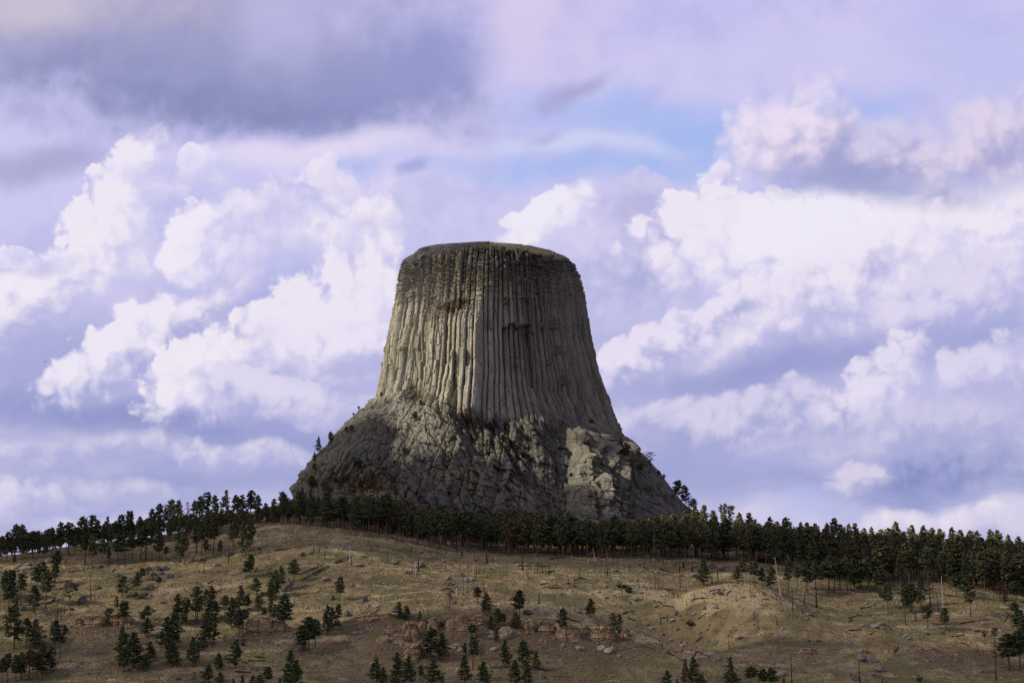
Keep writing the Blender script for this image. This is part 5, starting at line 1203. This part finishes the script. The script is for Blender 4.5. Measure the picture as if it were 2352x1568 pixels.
# ------------------------------------------------------------------ pines of the left ridge and of the forest
def rc(vx, vy): return vx * 0.3043, 1091 + vy * 0.3043
WOODK = ['round0', 'round1', 'round2', 'round3', 'tall0', 'tall1', 'cone2', 'round3']
rid = sorted([tuple(map(float, e.split(','))) for e in RIDGE.split()])
for i, (vx, t_, b_) in enumerate(rid):
    fx, fyy = rc(vx, b_ + 6); _, ty = rc(vx, t_)
    X, Y, Z = hit(fx, fyy + 4, 1560)
    s, e = ray(fx, ty); H = e * Y - Z
    H = min(max(H, 11), 34)
    o = plant_pine(WOODK[(i * 5) % 8] if i != 25 else 'grey0', s * Y, Y, gz(s * Y, Y) - 0.2, H, H * rnd.uniform(0.27, 0.38))
    tag(o, 'dark pine outlined against the sky in the ragged row along the left ridge', 'pine tree', 'pines outlined along the left ridge')
for i, (vx, t_, b_) in enumerate(sorted([tuple(map(float, e.split(','))) for e in RIDGE_F.split()])):
    fx, fyy = rc(vx, b_); X, Y, Z = hit(fx, fyy)
    H = (b_ - t_) * 0.3043 * mpp(Y)
    o = plant_pine(WOODK[(i * 3 + 1) % 8], X, Y, Z - 0.2, H, H * rnd.uniform(0.28, 0.4))
    tag(o, 'dark pine in the lower row on the slope just under the left ridge crest', 'pine tree', 'pines of the lower left ridge row')
FB = [(640, 1203), (700, 1206), (740, 1212), (850, 1230), (1000, 1257), (1200, 1275), (1400, 1281), (1700, 1290), (1800, 1305), (1900, 1330), (2000, 1343), (2100, 1345), (2200, 1350), (2352, 1372), (2420, 1385)]
TT = [(-60, 1225), (0, 1220), (200, 1205), (350, 1185), (600, 1160), (690, 1135), (760, 1140), (850, 1130), (950, 1152), (1050, 1160), (1100, 1178), (1200, 1168), (1300, 1168), (1340, 1195), (1440, 1195), (1490, 1180), (1600, 1185), (1700, 1195), (1800, 1200), (2000, 1218), (2200, 1224), (2300, 1236), (2420, 1242)]
fbx, fby = zip(*FB); ttx, tty = zip(*TT)
x = 652.0; i = 0
while x < 2365:
    by = np.interp(x, fbx, fby) + rnd.uniform(-7, 5)
    X, Y, Z = hit(x, by)
    H = rnd.uniform(23, 33) * (0.88 if x > 1850 else 1.0)
    kd = 'sparse0' if i % 23 == 11 else ('red0' if i % 29 == 17 else WOODK[rnd.randrange(8)])
    o = plant_pine(kd, X, Y, Z - 0.2, H, H * rnd.uniform(0.28, 0.40))
    tag(o, 'dark bare-trunked pine in the front row of the forest below the tower', 'pine tree', 'pines in the front row of the forest')
    x += rnd.uniform(20, 40); i += 1
for i, e in enumerate(SKYLINE.split()):
    px, ty = map(float, e.split(','))
    X, Y, Z = hit(px, min(ty + rnd.uniform(58, 72), np.interp(px, fbx, fby) - 22), 1660)
    s, e2 = ray(px, ty); X = s * Y; Z = gz(X, Y); H = min(max(e2 * Y - Z, 12), 36)
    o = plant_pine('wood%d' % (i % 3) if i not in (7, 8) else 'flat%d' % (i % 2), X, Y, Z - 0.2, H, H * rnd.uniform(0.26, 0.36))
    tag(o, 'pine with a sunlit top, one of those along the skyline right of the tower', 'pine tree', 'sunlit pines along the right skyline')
# the rest of the wood as one mass
VV, FF, MI = [], [], []
base_n = 0; count = 0
fr = random.Random(99)
tries = 0
while count < 1700 and tries < 40000:
    tries += 1
    px = fr.uniform(-330, 2720)
    Y = (1585 if px < 1750 else 1485) + 360 * fr.random() ** 1.25
    s, _e = ray(px, 1250); X = s * Y
    Z = float(gz(X, Y))
    bx, by = proj(X, Y, Z)
    if by > np.interp(px, fbx, fby) - 1 and px > 645: continue
    if px < 645 and (Y > 1700): continue
    if math.hypot(X - X0T, Y - TYC) < 176 and not (px < 790): continue
    if math.hypot(X - X0T, Y - TYC) < 150: continue
    H = fr.uniform(20, 33) if fr.random() < 0.8 else fr.uniform(13, 20)
    tx, ty = proj(X, Y, Z + H)
    lim = np.interp(px, ttx, tty) + fr.uniform(2, 22)
    if ty < lim:
        H *= max(0.0, (by - lim) / (by - ty))
        if H < 11: continue
    kd = ['round0', 'round1', 'round2', 'tall0', 'cone2', 'wood0', 'wood1', 'wood2'][fr.randrange(8)]
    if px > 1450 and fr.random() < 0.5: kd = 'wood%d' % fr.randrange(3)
    tv, tf, cv, cfa = PINE_KINDS[kd]['arr']
    far_ = Y > 1720
    if far_: cfa = cfa[::2]
    k = H / 18.0; w_ = k * fr.uniform(1.0, 1.4); a = fr.uniform(0, 6.28)
    Rm = np.array([[math.cos(a), -math.sin(a), 0], [math.sin(a), math.cos(a), 0], [0, 0, 1]])
    sc = np.array([w_, w_, k])
    tn = 42
    V1 = (tv[:tn] * sc) @ Rm.T + np.array([X, Y, Z - 0.2]); F1 = tf[(tf < tn).all(1)]
    uv = np.unique(cfa); mp = np.zeros(len(cv), int); mp[uv] = np.arange(len(uv))
    grow = 1.3 if far_ else 1.0
    c0 = cv[uv]
    V2 = (c0 * sc) @ Rm.T + np.array([X, Y, Z - 0.2]); F2_ = mp[cfa]
    VV += [V1, V2]; FF += [F1 + base_n, F2_ + base_n + len(V1)]
    MI += [np.zeros(len(F1), int), np.full(len(F2_), 1 + (fr.random() < 0.5) * 1)]
    base_n += len(V1) + len(V2); count += 1
forest = obj('forest', mesh_np('forest', np.concatenate(VV), np.concatenate(FF), None, smooth=False, mats=[M_bark, M_leaf, M_leaf_olive], midx=np.concatenate(MI)))
tag(forest, 'dense dark pine wood filling the ground between the hill crest and the tower', 'forest', None, 'stuff')

# ------------------------------------------------------------------ trees and bushes on the rock tower's slopes
LR = []
for i, e in enumerate(ROCKTREES.split()):
    a = e.split(','); px, ty, by = map(float, a[:3]); kd = a[3]
    X, Y, Z = tower_hit(px, by)
    if px > 1500 and by > 1085: 
        X2, Y2, Z2 = hit(px, by, 1800)
        if Z2 >= Z - 3 or Y2 < Y: X, Y, Z = X2, Y2, Z2
    H = (by - ty) * mpp(Y) * 1.05
    o = plant_pine(KIND[kd][i % len(KIND[kd])], X, Y + 0.5, Z - 0.8, H, H * (0.34 if kd in 'ct' else 0.5))
    tag(o, None, 'pine tree', "pines rooted on the tower's rock")
    where = "the tower's left edge" if px < 765 and by < 1100 else ("the tower's left foot" if px < 800 else ("the tower's brown rubble" if px < 935 else ("the tower's middle left" if px < 1000 else ("the tower's right flank" if px < 1530 else "the tower's right foot"))))
    LABELLED.setdefault(('pines', 'on', where), []).append((px, by, LOOKP[kd], o))
for i, e in enumerate(ROCKSHRUBS.split()):
    a = e.split(','); px, ty, by = map(float, a[:3]); kd = a[3]
    X, Y, Z = tower_hit(px, by); h_ = (by - ty) * mpp(Y)
    o = plant_shrub(kd, (X, Y, Z - 0.3), h_ * 1.25, h_, i)
    tag(o, None, 'bush', "bushes on the tower's rock")
    lk = {'o': 'olive green bush', 'd': 'dark bush', 'a': 'orange autumn bush', 'g': 'grey-brown bush'}[kd]
    where = "the tower's brown rubble" if px < 900 else ("the tower's middle" if px < 1230 else "the tower's right buttress")
    LABELLED.setdefault(('bushes', 'on', where), []).append((px, by, lk, o))
write_labels()

# ------------------------------------------------------------------ loose stones and grass tufts on the hillside
rs = np.random.RandomState(3)
def scatter(n, f):
    out = []
    while sum(map(len, out)) < n:
        X = rs.uniform(-480, 480, 20000); Y = rs.uniform(1262, 1600, 20000)
        keep = (np.abs(X) < 0.305 * Y) & (rs.rand(20000) < f(X, Y)); out.append(np.stack([X[keep], Y[keep]], 1))
    return np.concatenate(out)[:n]
sp = scatter(10500, lambda X, Y: np.clip(0.08 + 0.9 * zbil(soil, X, Y) + 0.35 * np.clip(fbm(X / 22, Y / 22, 91, 3), 0, 1), 0, 1))
szs = 0.22 + 1.25 * rs.rand(len(sp)) ** 3.4
cube = np.array([[-1, -1, -1], [1, -1, -1], [1, 1, -1], [-1, 1, -1], [-1, -1, 1], [1, -1, 1], [1, 1, 1], [-1, 1, 1]], float) * 0.5
cfc = np.array([[0, 3, 2, 1], [4, 5, 6, 7], [0, 1, 5, 4], [1, 2, 6, 5], [2, 3, 7, 6], [3, 0, 4, 7]])
Vs = cube[None] * rs.uniform(0.55, 1.25, (len(sp), 8, 3)) * szs[:, None, None] * np.array([1.4, 1.2, 0.75])
aa = rs.uniform(0, 6.28, len(sp)); ca, sa = np.cos(aa)[:, None], np.sin(aa)[:, None]
Vs = np.stack([Vs[..., 0] * ca - Vs[..., 1] * sa, Vs[..., 0] * sa + Vs[..., 1] * ca, Vs[..., 2]], -1)
Vs += np.stack([sp[:, 0], sp[:, 1], gz(sp[:, 0], sp[:, 1]) + 0.1 * szs], -1)[:, None]
Fs = (np.arange(len(sp))[:, None, None] * 8 + cfc[None]).reshape(-1, 4)
mi = np.repeat(rs.choice(3, len(sp), p=[0.55, 0.25, 0.2]), 6)
tag(obj('rubble', mesh_np('rubble', Vs.reshape(-1, 3), Fs, None, mats=[M_boulder, M_sand, M_pale], midx=mi)), 'loose stones strewn over the hillside', 'stones', None, 'stuff')
gp = scatter(70000, lambda X, Y: np.clip(0.45 - 0.5 * zbil(soil, X, Y) + 0.5 * zbil(straw, X, Y) + 0.9 * fbm(X / 9, Y / 6, 92, 3), 0.02, 1))
n = len(gp); m = 3
G0 = np.repeat(np.stack([gp[:, 0], gp[:, 1], gz(gp[:, 0], gp[:, 1])], -1), m, 0)
ang_ = rs.uniform(0, 6.28, n * m); hgt = rs.uniform(0.22, 0.6, n * m); wid = rs.uniform(0.16, 0.42, n * m)
dx = np.stack([np.cos(ang_) * wid, np.sin(ang_) * wid, np.zeros(n * m)], -1); lean_ = np.stack([rs.normal(0, 0.22, n * m), rs.normal(0, 0.22, n * m), hgt], -1)
G0 = G0 + np.stack([rs.normal(0, 0.22, n * m), rs.normal(0, 0.22, n * m), np.full(n * m, -0.05)], -1)
VG = np.stack([G0 - dx, G0 + dx, G0 + lean_ + dx * 0.7, G0 + lean_ - dx * 0.7], 1).reshape(-1, 3)
tag(obj('dry_grass', mesh_np('dry_grass', VG, np.arange(n * m * 4).reshape(-1, 4), M_straw)), 'dry straw coloured grass covering the hillside', 'grass', None, 'stuff')

up_ = scatter(11500, lambda X, Y: np.clip(0.25 + 0.9 * fbm(X / 14, Y / 9, 192, 3) + 0.3 * zbil(soil, X, Y), 0.02, 1))
CVu, CFu = sprays(rs, np.stack([up_[:, 0], up_[:, 1], gz(up_[:, 0], up_[:, 1]) + 0.12], -1), rs.uniform(0.2, 0.7, len(up_)), 7, 0.34, 0.4)
tag(obj('undergrowth', mesh_np('undergrowth', CVu, CFu, M_sage)), 'low dark weeds and sage dotted over the hillside', 'weeds', None, 'stuff')

# ------------------------------------------------------------------ a soaring bird, two walkers
def skinned(name, joints, edges, mat, sub=2):
    me = bpy.data.meshes.new(name); me.from_pydata([j[:3] for j in joints], edges, [])
    o = bpy.data.objects.new(name, me); COL.objects.link(o)
    md = o.modifiers.new('s', 'SKIN'); sb = o.modifiers.new('u', 'SUBSURF'); sb.levels = sub
    for v, j in zip(me.skin_vertices[0].data, joints):
        v.radius = (j[3], j[4] if len(j) > 4 else j[3])
    me.skin_vertices[0].data[0].use_root = True
    bpy.context.view_layer.update()
    ev = o.evaluated_get(bpy.context.evaluated_depsgraph_get()); m2 = bpy.data.meshes.new_from_object(ev)
    bpy.data.objects.remove(o); m2.name = name
    m2.materials.clear(); m2.materials.append(mat)
    for p in m2.polygons: p.use_smooth = True
    return m2
def flat_mat(name, c, rough=0.9):
    def f(t, b):
        n = t.noise(oc(t), 8.0, 3.0)
        t.put(b.inputs['Base Color'], t.mix(t.rng(n, 0.3, 0.7), (c[0] * 0.8, c[1] * 0.8, c[2] * 0.8, 1), (c[0] * 1.15, c[1] * 1.15, c[2] * 1.15, 1)))
    return material(name, f)
M_bird = flat_mat('dark_feathers', (0.03, 0.026, 0.03))
s, e = ray(103.5, 831.0); bd_ = 760.0
body = [(0, 0, 0, .085), (0, -.22, .02, .07), (0, -.36, .05, .05), (0, -.45, .04, .015), (0, .22, 0, .05), (0, .50, .01, .09, .018)]
wing = []; ed = [(0, 1), (1, 2), (2, 3), (0, 4), (4, 5)]
for sg in (-1, 1):
    k = len(body)
    body += [(sg * .16, -.04, .05, .12, .035), (sg * .48, -.06, .17, .14, .022), (sg * .85, 0.0, .29, .11, .016), (sg * 1.08, .08, .38, .05, .010)]
    ed += [(0, k), (k, k + 1), (k + 1, k + 2), (k + 2, k + 3)]
bird = obj('bird', skinned('bird', body, ed, M_bird, 2), loc=(s * bd_, bd_, e * bd_))
bird.rotation_euler = (R(8), R(-4), R(-35)); bird.scale = (1.0, 1.0, 1.0)
tag(bird, 'small dark bird soaring with raised wings in the sky left of the tower', 'bird')
M_skin = flat_mat('skin', (0.42, 0.27, 0.20)); M_jean = flat_mat('blue_denim', (0.035, 0.05, 0.10)); M_coat = flat_mat('dark_cloth', (0.02, 0.018, 0.03)); M_shirt = flat_mat('pale_cloth', (0.36, 0.32, 0.34)); M_hair = flat_mat('brown_hair', (0.045, 0.028, 0.02))
def person(px, py, H, top, label, turn):
    X, Y, Z = hit(px, py)
    J = [(0, 0, .95, .14, .10), (0, 0, 1.15, .13, .10), (0, 0, 1.38, .15, .10), (0, 0, 1.49, .055), (0, -.01, 1.56, .07), (0, -.02, 1.66, .085, .10), (0, -.01, 1.74, .06)]
    E = [(0, 1), (1, 2), (2, 3), (3, 4), (4, 5), (5, 6)]
    for sg in (-1, 1):
        k = len(J); J += [(sg * .19, 0, 1.40, .06), (sg * .25, .02, 1.13, .045), (sg * .26, -.08, .90, .035), (sg * .26, -.11, .82, .04, .02)]
        E += [(2, k), (k, k + 1), (k + 1, k + 2), (k + 2, k + 3)]
        k = len(J); J += [(sg * .10, 0, .86, .095), (sg * .11, -.01, .48, .06), (sg * .12, .02, .09, .045), (sg * .12, -.13, .035, .045, .03)]
        E += [(0, k), (k, k + 1), (k + 1, k + 2), (k + 2, k + 3)]
    me = skinned('person', J, E, M_skin)
    for m in (M_jean, top): me.materials.append(m)
    for p in me.polygons:
        c = p.center
        p.material_index = 1 if c.z < .93 and not (abs(c.x) > .2 and c.z > .76) else (2 if c.z < 1.49 and not (abs(c.x) > .2 and c.z < .9) else 0)
    o = obj('person', me, loc=(X, Y, Z - .02), rz=turn); o.scale = (H / 1.78,) * 3
    V, F = [], []
    u = np.linspace(0, 6.283, 14, endpoint=False); v = np.linspace(-0.35, 1.5, 7)
    U, Vv = np.meshgrid(u, v); P_ = np.stack([np.cos(Vv) * np.cos(U) * .098, np.cos(Vv) * np.sin(U) * .115 + .015, 1.665 + np.sin(Vv) * .115], -1)
    idx = np.arange(U.size).reshape(U.shape); nx = np.roll(idx, -1, 1)
    obj('hair', mesh_np('hair', P_.reshape(-1, 3), np.stack([idx[:-1], nx[:-1], nx[1:], idx[1:]], -1).reshape(-1, 4), M_hair, smooth=True), o)
    tag(o, label, 'person', 'two walkers')
person(1350.3, 1557.0, 1.68, M_shirt, 'person in a pale top and blue jeans standing low on the slope', R(160))
person(1353.8, 1558.5, 1.72, M_coat, 'person in a dark jacket and blue jeans standing low on the slope', R(175))

# ------------------------------------------------------------------ unseen clouds added overhead to shade the hill, the wood and the tower's top
def b_shade_cloud(tr):
    m = bpy.data.materials.new('shade_cloud_vapour'); m.use_nodes = True; m.node_tree.nodes.clear(); t = NT(m.node_tree)
    d = t.n.new('ShaderNodeBsdfDiffuse'); d.inputs[0].default_value = (0.92, 0.92, 0.94, 1)
    tl = t.n.new('ShaderNodeBsdfTranslucent'); tl.inputs[0].default_value = (0.9, 0.9, 0.93, 1)
    a = t.n.new('ShaderNodeMixShader'); a.inputs[0].default_value = 0.5; t.l.new(d.outputs[0], a.inputs[1]); t.l.new(tl.outputs[0], a.inputs[2])
    tp = t.n.new('ShaderNodeBsdfTransparent'); mx_ = t.n.new('ShaderNodeMixShader')
    n = t.noise(oc(t), 0.012, 4.0, 0.6)
    t.put(mx_.inputs[0], t.rng(n, 0.3, 0.7, 1 - min(1, tr + 0.18), 1 - max(0, tr - 0.18)))
    t.l.new(tp.outputs[0], mx_.inputs[1]); t.l.new(a.outputs[0], mx_.inputs[2])
    o = t.n.new('ShaderNodeOutputMaterial'); t.l.new(mx_.outputs[0], o.inputs[0])
    return m
def overhead(seed, cx_, cy_, rx_, ry_, z, tr, label, thick=70):
    nu, nv = 90, 26
    u = np.linspace(0, 2 * math.pi, nu, endpoint=False); v = np.linspace(-math.pi / 2, math.pi / 2, nv)
    U, Vv = np.meshgrid(u, v)
    wob_ = 1 + 0.20 * fbm(np.cos(U) * 2.2 + seed, np.sin(U) * 2.2, seed, 4)
    c = np.sign(np.cos(Vv)) * np.abs(np.cos(Vv)) ** 0.5
    Xc = c * np.cos(U) * rx_ * wob_; Yc = c * np.sin(U) * ry_ * wob_
    Zc = np.where(Vv > 0, np.sin(Vv) * thick * (1 + 0.6 * fbm(Xc / 90, Yc / 90, seed + 3, 4)), np.sin(Vv) * thick * 0.25)
    idx = np.arange(U.size).reshape(U.shape); nx = np.roll(idx, -1, 1)
    F = np.stack([idx[:-1], nx[:-1], nx[1:], idx[1:]], -1).reshape(-1, 4)
    o = obj('cloud', mesh_np('cloud', np.stack([Xc, Yc, Zc], -1).reshape(-1, 3), F, b_shade_cloud(tr), smooth=True), loc=(cx_, cy_, z))
    tag(o, label, 'cloud', None, 'structure')
    return o
def up(X, Y, Z, zc=1000.0):
    t = (zc - Z) / SUN.z
    return X + SUN.x * t, Y + SUN.y * t
for args in SHADE_CLOUDS: overhead(*args)
